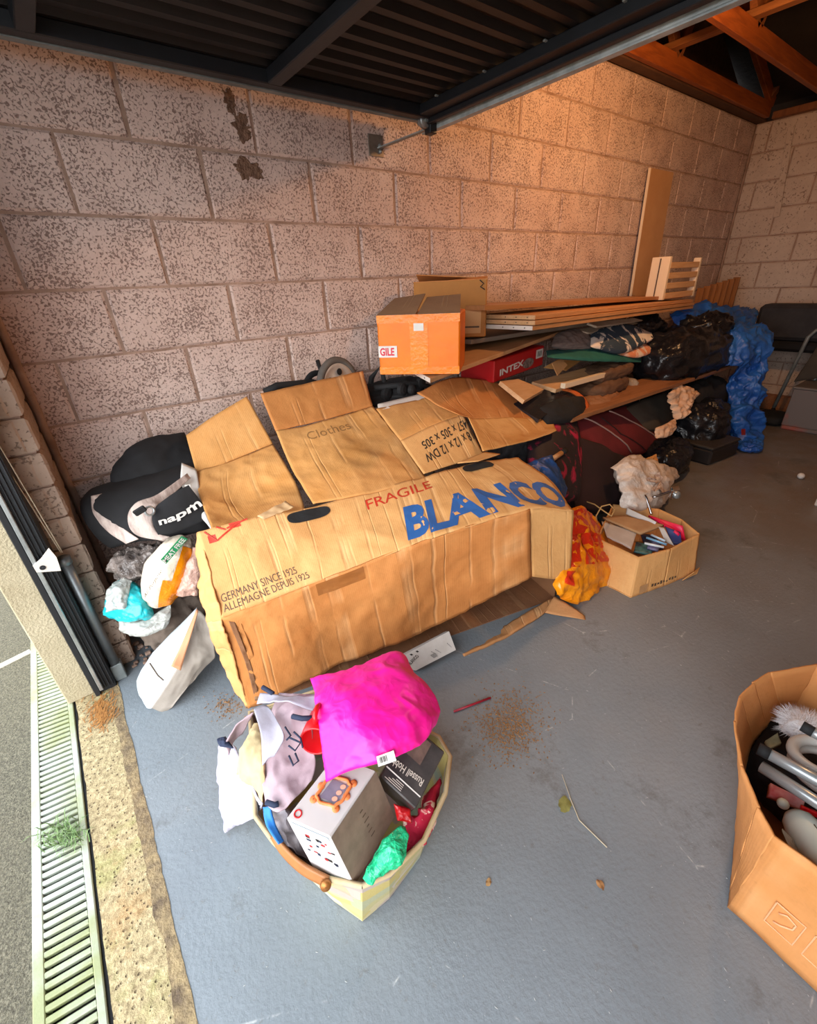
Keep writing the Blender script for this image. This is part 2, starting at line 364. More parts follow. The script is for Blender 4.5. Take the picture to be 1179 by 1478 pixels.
irregular_strip('trim_1', -.682, -.650, -3.2, .0, .0015, M('bare_brown_concrete_edge', '#9c8864', '#5f5040', 22, .95, .9, 90, .006, which='World'), .014, .007, seed=9, kind='structure')
def tarmac():
    m, t, b = newmat('weathered_tarmac'); vec = coords(t, 'World')
    col = ramp(t, ntex(t, vec, 170, 4, .7), (.35, '#413e36'), (.5, '#635f50'), (.68, '#89836f')); col = mix(t, math_(t, 'MULTIPLY', ntex(t, vec, 3, 5), .5), col, '#67624f')
    t.links.new(col, b.inputs['Base Color']); b.inputs['Roughness'].default_value = .95; bump(t, b, ntex(t, vec, 150, 4), 1, .006); return m
g = MB(); g.box(-9, -.922, -9, 8, -.08, -.004, 0); g.box(-.93, 9, -9, 8, -.30, -.10, 0); g.build('ground', tarmac(), kind='structure')
a, b_ = P(0, 962, z=-.003), P(44, 940, z=-.003); dd = (a-b_).normalized(); q = MB(); q.bar(b_, b_+dd*3.5, .03, .006, bev=0)
q.build('trim_2', M('pale_kerb_joint', '#cfcabd', '#b5b0a2', 30, .8, .4, 80, .002), kind='structure', label='pale strip set in the tarmac')
# drain channel: two edge rails, slotted bars one by one
dm = M('mossy_galvanised_grate', '#a9b0a4', '#93996c', 5, .5, .35, 160, .002, which='World', lo=.4, hi=.62)
drain = thing('drain_channel', 'long slotted grey metal drain grate in front of the threshold', 'drain', (-.855, -1.3, 0))
d = MB(); d.box(-.925, -.785, -3.2, .6, -.09, -.045, 0); d.build('channel_floor', M('dark_wet_channel', '#15140f', '#26231a', 8, .8, .4, 60, .004), drain)
for x0, x1 in ((-.921, -.899), (-.812, -.796)):
    d = MB(); d.box(x0, x1, -3.2, .6, -.04, .002, .002); d.build('edge_rail', dm, drain)
d = MB(); d.box(-.796, -.789, -3.2, .6, -.05, -.006, 0); d.build('side_gap_strip', m_rubber, drain, label='black gap strip beside the grate')
bar_me = None; k = 0; y = .30
while y > -2.2:
    if bar_me is None:
        d = MB(); d.frame((-.900, y, -.012), (.089, -.014, 0), (0, .0125, 0), (0, 0, .0135), .002); ob = d.build('grate_bar', dm, drain); bar_me = ob.data; y0 = y
    else:
        ob = bpy.data.objects.new('grate_bar', bar_me); C.objects.link(ob); ob.parent = drain; ob.location = (0, y-y0, 0)
    k += 1; y -= .0215
for yy in (-.30, -.82, -1.35, -1.87):
    pass

# ---------------------------------------------------------------- block walls
def block_mesh(L, H, T, seed):
    rnd = random.Random(seed); n = 5; ring = []
    for i in range(n): ring.append((i/n, 0))
    for i in range(3): ring.append((1, i/3))
    for i in range(n): ring.append((1-i/n, 1))
    for i in range(3): ring.append((0, 1-i/3))
    k = len(ring); v = []
    cor = [V((a-.5)*L, 0, b*H) for a, b in ring]; jit = [V(rnd.uniform(-.003, .003), 0, rnd.uniform(-.003, .003)) for _ in cor]
    for q in cor: v.append(V(q.x, T, q.z))
    for q, j in zip(cor, jit): v.append(V(q.x*.995, .006, q.z)+j*.5)
    for q, j in zip(cor, jit): v.append(V(q.x*(1-.018/L), rnd.uniform(-.002, .001), H/2+(q.z-H/2)*(1-.018/H))+j)
    f = [(r*k+(i+1) % k, r*k+i, (r+1)*k+i, (r+1)*k+(i+1) % k) for r in (0, 1) for i in range(k)]
    f.append(tuple(2*k+i for i in range(k))[::-1]); f = [tuple(q[::-1]) for q in f]
    return v, f
_bm = {}
def block(L, H, T, m, seed):
    key = (round(L, 3), round(H, 3), T, m.name, seed)
    if key not in _bm:
        v, f = block_mesh(L, H, T, seed); me = bpy.data.meshes.new('concrete_block'); me.from_pydata(v, [], f); me.materials.append(m); _bm[key] = me
    return _bm[key]
def block_wall(root, org, dirv, length, rows, m, rot, cH=.225, cL=.45, par0=0, T=.09, joint=.009, name='concrete_block', phase=0):
    for r in range(rows):
        off = (.5*cL if (r+par0) % 2 else 0)+phase; s = off-cL*math.ceil(off/cL+.001)
        while s < length-.001:
            a, b2 = max(s, 0), min(s+cL, length); s += cL
            if b2-a < .03: continue
            o = bpy.data.objects.new(name, block(b2-a-joint, cH-joint, T, m, random.randint(0, 4))); C.objects.link(o); o.parent = root
            p = Vector(org)+Vector(dirv)*((a+b2)/2)+V(0, 0, r*cH+joint/2) - Vector(root.location); o.location = p; o.rotation_euler = (0, random.uniform(-.004, .004), rot+random.uniform(-.004, .004))
def wall_root(name, x0, x1, y0, y1, z0, z1, m=None):
    d = MB(); d.box(x0, x1, y0, y1, z0, z1, 0); return d.build(name, m or m_mortar, kind='structure')
wl = wall_root('wall_left', -.60, 5.45, .006, .12, 0, 2.475)
block_wall(wl, (-.56, 0, 0), (1, 0, 0), 5.885, 11, m_block, 0, par0=0, phase=.56-.45)
wb = wall_root('wall_back', 5.336, 5.45, -3.2, .0, 0, 2.475)
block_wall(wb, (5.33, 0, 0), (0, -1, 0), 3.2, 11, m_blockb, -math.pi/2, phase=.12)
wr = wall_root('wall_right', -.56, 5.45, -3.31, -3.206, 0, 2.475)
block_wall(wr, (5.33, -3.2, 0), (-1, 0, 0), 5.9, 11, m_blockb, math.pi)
# pillar by the door: flat-laid blocks, piece by piece
pil = wall_root('wall_front', -.79, -.585, -.330, .12, 0, 2.475)
block_wall(pil, (-.785, -.344, 0), (1, 0, 0), .185, 21, m_pill, 0, .1125, .6, T=.05, joint=.007)
block_wall(pil, (-.572, -.344, 0), (0, 1, 0), .340, 21, m_pill, math.pi/2, .1125, .6, T=.05, joint=.007)
d = MB(); d.tube([V(-.556+.004*noise.noise(V(i*1.3, 0, 0)), -.010, i*.05) for i in range(49)], [.013+.006*noise.noise(V(i*.9, 5, 0)) for i in range(49)], 7)
d.build('trim_3', m_mortar, smooth=True, kind='structure', label='rough mortar fillet in the corner by the pillar')
d = MB(); d.tube([V(5.322, -.010, i*.05) for i in range(49)], [.012+.006*noise.noise(V(i*.9, 7, 0)) for i in range(49)], 7)
d.build('trim_4', m_mortar, smooth=True, kind='structure', label='rough mortar fillet in the far corner')
d = MB(); d.box(-.81, -.725, -.425, 3, 0, 2.75, .004); d.build('wall_outer', m_render, kind='structure')
d = MB(); d.box(-.79, -.62, -3.31, -2.78, 0, 2.475, .004); d.build('wall_front_right', m_pill, kind='structure')
d = MB(); d.box(-.80, -.62, -3.31, .12, 2.055, 2.475, .004); d.build('wall_header', m_pill, kind='structure')
# knocked patches of bare brown render on the wall, with a raised broken rim
mp = M('bare_brown_render', '#8e6d58', '#644a3b', 45, .95, 1, 60, .02)
for (u, v_, ru, rv, sd) in ((331, 145, .030, .050, 1), (350, 184, .052, .062, 2), (357, 246, .075, .055, 3), (240, 190+8, .0, .0, 4), (1010, 215, .0, 0, 5)):
    if ru == 0: continue
    c = P(u, v_, 0.0); vs = [c+V(0, -.003, 0)]; n = 44
    for i in range(n):
        a = 2*math.pi*i/n; k_ = 1+.45*noise.noise(V(math.cos(a)*1.5, math.sin(a)*1.5, sd*3))+.5*noise.noise(V(math.cos(a)*4, math.sin(a)*4, sd))+.3*noise.noise(V(math.cos(a)*9, math.sin(a)*9, sd))
        vs.append(c+V(math.cos(a)*ru*k_*.6, -.005+.002*noise.noise(V(a, sd, 0)), math.sin(a)*rv*k_*.6))
    for i in range(n):
        a = 2*math.pi*i/n; q = vs[1+i]; vs.append(q+V(math.cos(a)*.006, .006, math.sin(a)*.006))
    f = [(0, 1+(i+1) % n, 1+i) for i in range(n)]+[(1+i, 1+(i+1) % n, 1+n+(i+1) % n, 1+n+i) for i in range(n)]
    mk('render_patch', vs, f, mp, wl, label='broken brown patch in the block face')
d = MB(); a = P(1142, 182, x=5.32); b_ = P(1100, 345, x=5.32); d.bar((5.315, -.285, 2.40), (5.315, -.37, 1.72), .05, .012, (1, 0, 0)); d.build('trim_5', m_blockb, kind='structure', label='painted strip running down the back wall')
# gable and roof above
d = MB(); d.add([(-1.3, .10, 2.40), (5.7, .10, 2.40), (2.3, .10, 3.95), (-1.3, .13, 2.40), (5.7, .13, 2.40), (2.3, .13, 3.95)], [(0, 1, 2), (5, 4, 3), (0, 3, 4, 1), (1, 4, 5, 2), (2, 5, 3, 0)])
d.build('wall_gable', block_mat('shade_dark_gable_block', '#4a392e', '#3e3028', '#281e17', .6, 40), kind='structure')  # the shade under the roof is put into these dark block colours
d = MB(); d.box(5.37, 5.46, -3.4, .14, 2.40, 2.72, 0); d.build('wall_back_upper', m_felt, kind='structure')
d = MB(); d.box(-.9, -.78, -3.4, .14, 2.40, 2.60, 0); d.build('wall_front_upper', m_felt, kind='structure')
d = MB(); d.box(-1.2, 5.6, -3.42, -3.31, 2.40, 3.95, 0); d.build('wall_right_gable', m_felt, kind='structure')
for nm, pa, pb in (('ceiling', V(-1.2, 0, 2.42), V(2.3, 0, 3.82)), ('ceiling_back', V(2.3, 0, 3.82), V(5.6, 0, 2.50))):
    d = MB(); n = (pb-pa).cross(V(0, 1, 0)).normalized()*.03; d.frame(pa+V(0, -3.4, 0), pb-pa, V(0, 3.55, 0), -n if n.z < 0 else n, 0); d.build(nm, m_felt, kind='structure')
# ---------------------------------------------------------------- roof trusses
def truss(yc, label, m):
    t = thing('roof_truss', label, 'roof truss', (2.3, yc, 2.48), 'timber roof trusses')
    def br(nm, a, b_, wd=.09, mm=None): d = MB(); d.bar((a[0], yc, a[1]), (b_[0], yc, b_[1]), .038, wd, (0, 0, 1), .003); d.build(nm, mm or m, t)
    br('bottom_chord', (-.7, 2.535), (5.24, 2.535), .10)
    br('rafter', (-.8, 2.62), (2.3, 3.72)); br('rafter', (2.3, 3.72), (5.28, 2.60))
    for a, b_ in (((1.2, 2.58), (.9, 3.2)), ((1.2, 2.58), (2.3, 3.66)), ((3.45, 2.58), (2.3, 3.66)), ((3.45, 2.58), (3.75, 3.14))): br('web', a, b_, .07, m_truss2)
    return t
truss(-.10, 'orange stained roof truss lying along the top of the left wall', m_truss)
truss(-.55, 'second orange roof truss in from the left wall', m_truss)
truss(-1.15, 'third roof truss from the left wall, above the garage door', m_truss)
truss(-1.75, 'fourth roof truss, out over the middle of the garage', m_truss)
truss(-2.35, 'fifth roof truss, out over the right half of the garage', m_truss)
for x, lab in ((3.36, 'pale timber binder crossing the trusses over the board stack'), (1.1, 'timber binder crossing the trusses above the garage door')):
    d = MB(); d.bar((x, .0, 2.605), (x, -3.1, 2.605), .07, .036, bev=.003); d.build('timber_binder', wood_mat('binder_timber_%d' % int(x*10), '#9a6334', '#7c4a22', 14, .6, 'Y'), label=lab, cat='beam')
d = MB(); d.bar(P(1104, 150, x=5.2), P(1179, 52, x=5.2)+V(0, -.0, 0), .04, .07, (1, 0, 0)); d.build('diagonal_brace', m_truss2, label='diagonal timber brace rising in front of the back gable', cat='beam')
d = MB(); d.bar((5.30, -.13, 2.50), (5.30, -3.2, 2.50), .07, .05, bev=.003); d.build('wall_plate', m_truss2, label='brown timber wall plate on top of the back wall', cat='beam')
d = MB(); d.bar((1.3, -.035, 2.50), (5.33, -.035, 2.50), .08, .045, bev=.003); d.build('wall_plate', M('dark_old_plate', '#5b3a22', '#4a2f1c', 9, .8), label='dark timber wall plate on top of the left wall', cat='beam')  # plate timber is a darker brown than the truss timber
# bare bulb in a batten holder on the third truss (the warm light among the rafters)
lamp = thing('bulb_lamp', 'bare warm bulb in a white holder on the third roof truss', 'lamp', (2.35, -1.15, 2.35))
d = MB(); d.lathe((2.35, -1.15, 2.485), (0, 0, -1), [(.001, 0), (.045, 0), (.045, .015), (.02, .03), (.02, .07), (.001, .07)], 20); d.build('lamp_holder', m_white, lamp, True)
mb, t_, b0 = newmat('glowing_bulb'); b0.inputs['Emission Color'].default_value = (1, .55, .22, 1); b0.inputs['Emission Strength'].default_value = 25
d = MB(); d.lathe((2.35, -1.15, 2.415), (0, 0, -1), [(.013, 0), (.016, .015), (.03, .045), (.033, .065), (.024, .09), (.001, .10)], 20); d.build('bulb', mb, lamp, True)
ld = bpy.data.lights.new('bulb_light', 'POINT'); ld.energy = 38; ld.color = (1, .50, .20); ld.shadow_soft_size = .05
lo = bpy.data.objects.new('bulb_light', ld); C.objects.link(lo); lo.location = (2.35, -1.15, 2.26)

# ---------------------------------------------------------------- garage door (raised)
door = thing('garage_door', 'dark ribbed steel up-and-over garage door raised flat overhead', 'garage door', (.2, -1.3, 1.97))
v = []; f = []; yv = -.22; prof = []
while yv > -2.72: prof += [(yv, 1.985), (yv-.028, 1.985), (yv-.040, 2.003), (yv-.070, 2.003)]; yv -= .082
for x in (-1.0, 1.16): v += [V(x, a, z) for a, z in prof]
n = len(prof)
for i in range(n-1): f.append((i, i+1, n+i+1, n+i))
v += [q+V(0, 0, .0015) for q in v[:2*n]]; f += [tuple(2*n+i for i in q[::-1]) for q in list(f)]
mk('ribbed_sheet', v, f, m_panel, door)
def dbar(nm, x0, x1, y0, y1, z0, z1, m=m_dark_steel, **k): d = MB(); d.box(x0, x1, y0, y1, z0, z1, .003); return d.build(nm, m, door, **k)
dbar('side_rail', -1.0, 1.18, -.235, -.195, 1.945, 1.985); dbar('side_rail', -1.0, 1.18, -2.76, -2.72, 1.945, 1.985)
dbar('end_rail', 1.10, 1.18, -2.76, -.195, 1.950, 1.985); dbar('end_rail', 1.155, 1.182, -2.76, -.195, 1.93, 1.95)
dbar('cross_brace', .425, .475, -2.72, -.235, 1.945, 1.984); dbar('cross_brace', -.26, -.215, -2.72, -.235, 1.945, 1.984)
for i in range(9):
    yy = -.35-.26*i; dbar('rivet_plate', 1.085, 1.10, yy-.005, yy+.005, 1.978, 1.984, m_galv)
tr = thing('door_track', 'galvanised door track along the left wall with end bar across the opening', 'track', (.3, -.16, 1.96))
d = MB(); d.box(-.66, 1.22, -.168, -.164, 1.945, 2.0, 0); d.box(-.66, 1.22, -.19, -.164, 1.943, 1.947, 0); d.box(-.66, 1.22, -.19, -.164, 1.998, 2.002, 0); d.build('side_track', m_galv, tr)
d = MB(); d.box(1.205, 1.210, -2.95, -.12, 1.925, 1.985, 0); d.box(1.205, 1.235, -2.95, -.12, 1.920, 1.926, 0); d.box(1.205, 1.235, -2.95, -.12, 1.984, 1.989, 0); d.build('end_channel', M('bright_galvanised', '#c3cbca', '#9aa3a3', 16, .5, .15, 50, .001, metal=0), tr)
d = MB(); d.lathe((1.150, -.215, 1.945), (0, 1, 0), [(.001, 0), (.027, 0), (.030, .006), (.022, .012), (.030, .018), (.027, .024), (.001, .024)], 22); roller = d.build('track_roller', m_steel, tr, True)
d = MB(); d.lathe((1.150, -.225, 1.945), (0, 1, 0), [(.001, 0), (.011, 0), (.011, .06), (.001, .06)], 12); d.build('roller_bolt', m_galv, roller)
d = MB(); d.box(1.165, 1.205, -.225, -.185, 1.90, 1.99, .003); d.build('corner_bracket', m_dark_steel, tr)
d = MB(); d.box(.985, 1.065, -.006, 0, 1.845, 1.925, .001); d.build('wall_plate_bracket', M('dull_zinc_plate', '#8d8378', '#75695f', 20, .5, metal=.4), tr)
d = MB(); d.bar((1.035, -.006, 1.875), (1.19, -.185, 1.925), .028, .005, (0, 0, 1), .001); d.build('bracket_arm', m_galv, tr)
for zz in (1.865, 1.885):
    d = MB(); d.lathe((1.045, -.006, zz), (0, -1, 0), [(.001, 0), (.009, 0), (.009, .007), (.004, .012), (.001, .014)], 10); d.build('bolt', m_steel, tr)
# fixed frame post with spring tube, cables and lifting arm
fr = thing('door_frame_post', 'dark and bright steel door frame post against the cream pier', 'door frame', (-.69, -.44, 0))
def pb(nm, x0, x1, y0, y1, z0, z1, m, **k): d = MB(); d.box(x0, x1, y0, y1, z0, z1, .002); return d.build(nm, m, fr, **k)
pb('post', -.722, -.655, -.440, -.36, 0, 2.05, m_dark_steel)
pb('weather_strip', -.724, -.707, -.452, -.440, 0, 2.05, m_rubber)
pb('bright_strip', -.706, -.694, -.456, -.440, .02, 2.05, m_steel, label='bright steel strip')
for x in (-.688, -.676, -.664): pb('channel_rib', x, x+.004, -.447, -.440, .02, 2.05, m_dark_steel)
d = MB(); q0 = P(84, 818, .42); q1 = P(164, 966, .42); d.tube([V(-.636, -.40, .07), V(-.636, -.40, .54)], .017, 16); d.tube([V(-.636, -.40, .535), V(-.636, -.40, .56)], .021, 16)
d.build('spring_tube', M('grey_tube_steel', '#84898a', '#6c7172', 9, .4, metal=.6), fr, True)
d = MB(); d.box(-.655, -.615, -.42, -.38, .0, .075, .003); d.build('tube_anchor', m_galv, fr)
for dx in (0, .014):
    d = MB(); d.tube([V(-.634+dx*.3, -.405, .58), V(-.668+dx, -.425, 1.02)], .0016, 6); d.build('lift_cable', M('pale_cable', '#c2b49b', None, rough=.5), fr)
sv = [(-.71, -.468, .63), (-.655, -.468, .615), (-.645, -.468, .555), (-.70, -.468, .56)]
v = []; n = 0
bx = MB(); bx.add([V(-.705, -.462, .565), V(-.648, -.462, .545), V(-.643, -.462, .595), V(-.650, -.462, .632), V(-.680, -.462, .605), V(-.706, -.462, .590), V(-.705, -.457, .565), V(-.648, -.457, .545), V(-.643, -.457, .595), V(-.650, -.457, .632), V(-.680, -.457, .605), V(-.706, -.457, .590)], [(0, 1, 2, 3, 4, 5), (11, 10, 9, 8, 7, 6)]+[(i, 6+i, 6+(i+1) % 6, (i+1) % 6) for i in range(6)])
pvb = bx.build('pivot_bracket', m_white, fr, label='white pressed pivot bracket')
d = MB(); d.lathe((-.686, -.461, .575), (0, -1, 0), [(.001, 0), (.008, 0), (.008, .003), (.001, .003)], 12); d.build('pivot_hole', m_rubber, pvb)
arm = MB(); a, b_ = V(-.664, -.475, 1.03), V(-.755, -.475, 1.50); dd = (b_-a).normalized(); n_ = dd.cross(V(0, 1, 0)).normalized()*.026; ring = [a+(-dd*math.cos(t)+n_.normalized()*math.sin(t))*.026 for t in [math.pi*(i/8-.5) for i in range(9)]]; ring += [b_+n_, b_-n_]
k = len(ring); arm.add(ring+[q+V(0, .006, 0) for q in ring], [tuple(range(k)), tuple(range(2*k-1, k-1, -1))]+[(i, k+i, k+(i+1) % k, (i+1) % k) for i in range(k)]); arm_o = arm.build('lifting_arm', M('pale_zinc_arm', '#c5bfb2', '#aea89b', 8, .45, metal=.3), fr)
d = MB(); d.lathe(a+V(0, .0, 0), (0, -1, 0), [(.001, .0), (.012, .0), (.012, .004), (.006, .007), (.001, .008)], 14); d.build('arm_bolt', m_steel, arm_o)
#PART2
def Z(u, v, z): return P(u, v, z=z)
# ================================================================ materials of the clutter
m_bin = plastic('black_bin_liner', '#121215', '#1c1c20', .3, 1.0, 9)
m_fab_blk = M('black_fabric', '#101012', '#18181b', 12, .85, .3, 220, .001)
m_fab_grey = M('dark_grey_fabric', '#2b2b2f', '#38373a', 10, .85, .3, 180, .001)
m_refl = M('grimy_reflective_band', '#c2b1a7', '#8d7a72', 9, .55, .5, 60, .003, lo=.42, hi=.62, stretch=(3, 1, 1))
m_tarp = plastic('blue_tarpaulin', '#1d4f9e', '#2f6cba', .4, 1.0, 9)
m_carrier = plastic('white_carrier_plastic', '#d8cbbf', '#c2b0a2', .35, .8, 16)
m_pink = plastic('hot_pink_plastic', '#ff1aa3', '#ee0c90', .42, .5, 8)
m_orbag = plastic('yellow_orange_plastic', '#f59a12', '#ee8410', .28, .8, 10)
m_redp = plastic('red_print_on_bag', '#dd3414', '#c92a12', .3, .7, 12)
m_teal = plastic('teal_plastic', '#14b3bf', '#3cc9cf', .28, .8, 14)
m_greenp = plastic('green_plastic_film', '#0fae73', '#35c992', .25, 1.0, 26)
m_clear = plastic('cloudy_clear_plastic', '#c9ccc6', '#a9aaa4', .25, 1.0, 20, .72)
m_smoke = plastic('smoky_crinkled_plastic', '#4a4340', '#8c8079', .25, 1.0, 26, 1, 14)
m_wbag = M('white_cotton_bag', '#aaa8b5', '#9c97a5', 5, .85, .4, 90, .002)
m_wbag_in = M('pinkish_cotton_bag', '#ad979e', '#9c858d', 5, .85, .4, 90, .002)
m_creamf = M('cream_cloth', '#c9b88e', '#b09c70', 5, .85, .4, 90, .002)
m_navy = M('navy_handle_tape', '#1f2a44', None, rough=.8)
m_maroon = M('maroon_fabric', '#6d1720', '#5a1119', 6, .8, .3, 200, .001)
m_dkmar = M('dark_maroon_fabric', '#2c1316', '#23100f', 6, .85, .3, 200, .001)
m_olive = M('olive_grey_fabric', '#4b443b', '#423b33', 7, .9, .3, 160, .001)
m_pinkpat = M('black_and_magenta_print', '#1d1017', '#b41648', 7, .7, .2, 150, .001, lo=.52, hi=.64, dist=1.5)
m_pcream = M('crumpled_cream_cloth', '#dcb899', '#c69c7c', 7, .85, .6, 30, .006)
m_silver = M('silver_tube', '#b7bdbe', '#a9b0b1', 6, .3, .05, 60, .001, metal=.55)
m_chrome = M('chrome', '#dcdcdc', None, rough=.12, metal=1)
m_redpl = M('glossy_red', '#d1151c', '#b9101a', 5, .3)
m_brown = M('brown_cushion_cloth', '#6b4c35', '#5b3f2b', 7, .9, .4, 60, .004)
m_grycard = M('speckled_grey_board', '#8d7a69', '#7c6a5b', 26, .8, .3, 90, .001)
m_paperbr = M('brown_kraft_paper', '#b88f64', '#a57c53', 10, .8, .3, 40, .002)
m_greyp = M('grey_white_paper', '#b9aea5', '#c9c1b9', 6, .7, .2, 40, .002)
def slab(name, m, q, th=.018, root=None, **k):
    S = Surf([[q[0], q[1]], [q[3], q[2]]], False); return sheet(name, m, S, 4, 4, th, root, **k), S
def ring(S, a0, b0, a1, b1, n=14, off=.002): return [S.at(a0+(a1-a0)*i/n, b0+(b1-b0)*i/n, off) for i in range(n+1)]

# ================================================================ the big printed carton
ct = thing('sink_carton', 'big battered cardboard carton with large blue lettering, in front of the wall', 'box', (.3, -1.0, 0))
back = [(285, 768, .72), (360, 748, .75), (440, 734, .78), (530, 708, .80), (615, 686, .84), (690, 667, .88), (748, 660, .93)]
foldl = [(318, 893, .872), (400, 862, .925), (470, 835, .978), (560, 800, 1.046), (650, 768, 1.12), (765, 735, 1.219), (828, 738, 1.285)]
bot = [(358, 1022, .872), (430, 990, .93), (500, 957, .985), (585, 925, 1.06), (652, 893, 1.12), (768, 832, 1.225), (823, 836, 1.29)]
mid = [((a[0]+b_[0])/2+0, (a[1]+b_[1])/2-3, (a[2]+b_[2])/2) for a, b_ in zip(back, foldl)]
mid[-1] = (798, 697, 1.13)
ST = Surf([back, mid, foldl], True, .007, 5, 3, edge=.002)
sheet('top_panel', card, ST, 90, 26, .005, ct)
fm = [((a[0]+b_[0])/2, (a[1]+b_[1])/2, (a[2]+b_[2])/2+(.012 if i % 2 else -.012)) for i, (a, b_) in enumerate(zip(foldl, bot))]
SF = Surf([foldl[:6], fm[:6], bot[:6]], True, .009, 6, 8, edge=.002)
sheet('front_panel', card2, SF, 80, 26, .005, ct, label='orange-tan lower front panel, torn along its bottom')
SE = Surf([[foldl[5], (798, 733, 1.25), foldl[6]], [bot[5], (798, 836, 1.26), bot[6]]], True, .003, 6, 5); sheet('side_flap', card, SE, 16, 16, .005, ct, label='lighter flap at the right end')
SC = Surf([[(285, 768, .72), (302, 828, .80), (318, 893, .872), (337, 955, .872), (358, 1022, .872)],
           [(282, 800, .70), (286, 850, .74), (298, 895, .78), (316, 950, .80), (346, 1012, .82)]], True, .009, 14, 2, edge=.003)
sheet('end_panel', card, SC, 50, 10, .005, ct, label='crushed left end panel')
for i, (du, sd) in enumerate(((6, 1), (15, 2))):
    S = Surf([[(324+du, 897, .882), (350+du*.8, 960, .884), (364+du*.7, 1012, .885)], [(333+du, 898, .886), (356+du, 960, .889), (372+du*.6, 1008, .89)]], True, .006, 22, sd)
    sheet('crushed_fold', card_dk if i == 0 else card2, S, 30, 5, .003, ct, label='crushed vertical fold at the left corner')
L0, R0, R1, L1 = V(-.285, -.88, .004), V(1.02, -1.215, .004), V(1.10, -.92, .004), V(-.20, -.62, .004)
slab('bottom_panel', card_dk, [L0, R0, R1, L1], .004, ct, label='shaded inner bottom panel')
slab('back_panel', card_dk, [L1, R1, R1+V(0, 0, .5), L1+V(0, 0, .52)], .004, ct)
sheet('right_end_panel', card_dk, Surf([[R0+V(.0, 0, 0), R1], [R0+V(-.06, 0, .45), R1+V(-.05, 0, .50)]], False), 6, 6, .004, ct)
S = Surf([[(663, 941, 1.150), (705, 918, 1.172), (752, 888, 1.20), (800, 861, 1.225)], [Z(668, 943, .012), Z(712, 926, .012), Z(758, 902, .012), Z(802, 872, .02)]], True, .005, 16, 4, edge=.003)
sheet('torn_bottom_edge', card_in, S, 40, 6, .012, ct, label='torn curled edge of the bottom panel on the floor')
S = Surf([[Z(800, 860, .05), Z(822, 873, .035), Z(844, 889, .006)], [Z(785, 884, .012), Z(812, 889, .010), Z(845, 894, .004)]], True, .002, 10, 3); sheet('bottom_flap', card_in, S, 14, 6, .004, ct, label='pointed corner flap spread on the floor')
lettering('BLANCO', ST, (.560, .93), (1.0, .955), (.985, .50), (.575, .42), m_blue, ct, .045, label='large blue BLANCO lettering')
lettering('FRAGILE', ST, (.485, .30), (.668, .25), (.668, .09), (.485, .15), m_red, ct, .004, label='red FRAGILE lettering')
lettering('GERMANY SINCE 1925', ST, (.015, .85), (.255, .82), (.25, .73), (.015, .76), m_ink, ct, .0)
lettering('ALLEMAGNE DEPUIS 1925', ST, (.015, .955), (.29, .925), (.285, .84), (.015, .87), m_ink, ct, .0)
def holepatch(a, b, ra, rb, root, S):
    n, r_ = 28, 5; v = [S.at(a, b, .003)]; f = []
    for k in range(1, r_+1):
        for i in range(n):
            t = 2*math.pi*i/n; x = math.copysign(abs(math.cos(t))**.5, math.cos(t)); y = math.copysign(abs(math.sin(t))**.8, math.sin(t)); v.append(S.at(a+ra*x*k/r_, b+rb*y*k/r_, .003))
    f = [(0, 1+i, 1+(i+1) % n) for i in range(n)]+[(1+(k-1)*n+i, 1+k*n+i, 1+k*n+(i+1) % n, 1+(k-1)*n+(i+1) % n) for k in range(1, r_) for i in range(n)]
    return mk('hand_hole_patch', v, f, m_rubber, root, label='black oval patch painted for the dark of a hand hole')  # flat black patch paints the darkness of an open hole
holepatch(.335, .11, .060, .085, ct, ST); holepatch(.82, .085, .05, .07, ct, ST)
for q in (((.02, .02), (.05, .16)), ((.05, .16), (.13, .02)), ((.09, .05), (.16, -.0)), ((.06, .0), (.085, .06))):
    d = MB(); d.tube([ST.at(q[0][0]+(q[1][0]-q[0][0])*i/8, max(0, q[0][1]+(q[1][1]-q[0][1])*i/8), .001) for i in range(9)], .003, 5); d.build('red_mark', m_red, ct)
patch('red_mark', ST, .025, .08, .05, .17, m_red, ct); patch('red_mark', ST, .10, .0, .135, .07, m_red, ct)
patch('packing_tape', SF, .36, .02, .52, .16, M('shiny_brown_tape', '#a46a3a', '#975e30', 8, .25), ct, label='strip of shiny brown tape')

ab = thing('label_box', 'small white printed box poking out under the torn carton', 'box', P(618, 945, .0+1.13))
A0 = Z(560, 958, .075); B0 = Z(648, 911, .09); C0 = Z(658, 938, .03); D0 = Z(600, 968, .02)
SL, _s = None, None
o_, SL = slab('front_face', m_paper, [A0, B0, C0, D0], .03, ab)
lettering('BLANCO', SL, (.12, .60), (.36, .42), (.36, .26), (.12, .44), m_blk, ab, .02)
for i in range(5): lettering('BLANCO', SL, (.56+.08*i, .50), (.60+.08*i, .78), (.615+.08*i, .76), (.575+.08*i, .48), m_blk, ab, .02) if i in (0, 1, 4) else patch('printed_bar', SL, .10+.10*i, .10, .13+.10*i, .2, m_blk, ab)
for i in range(7): patch('barcode_bar', SL, .50+.014*i, .62, .506+.014*i, .86, m_blk, ab, n=1)
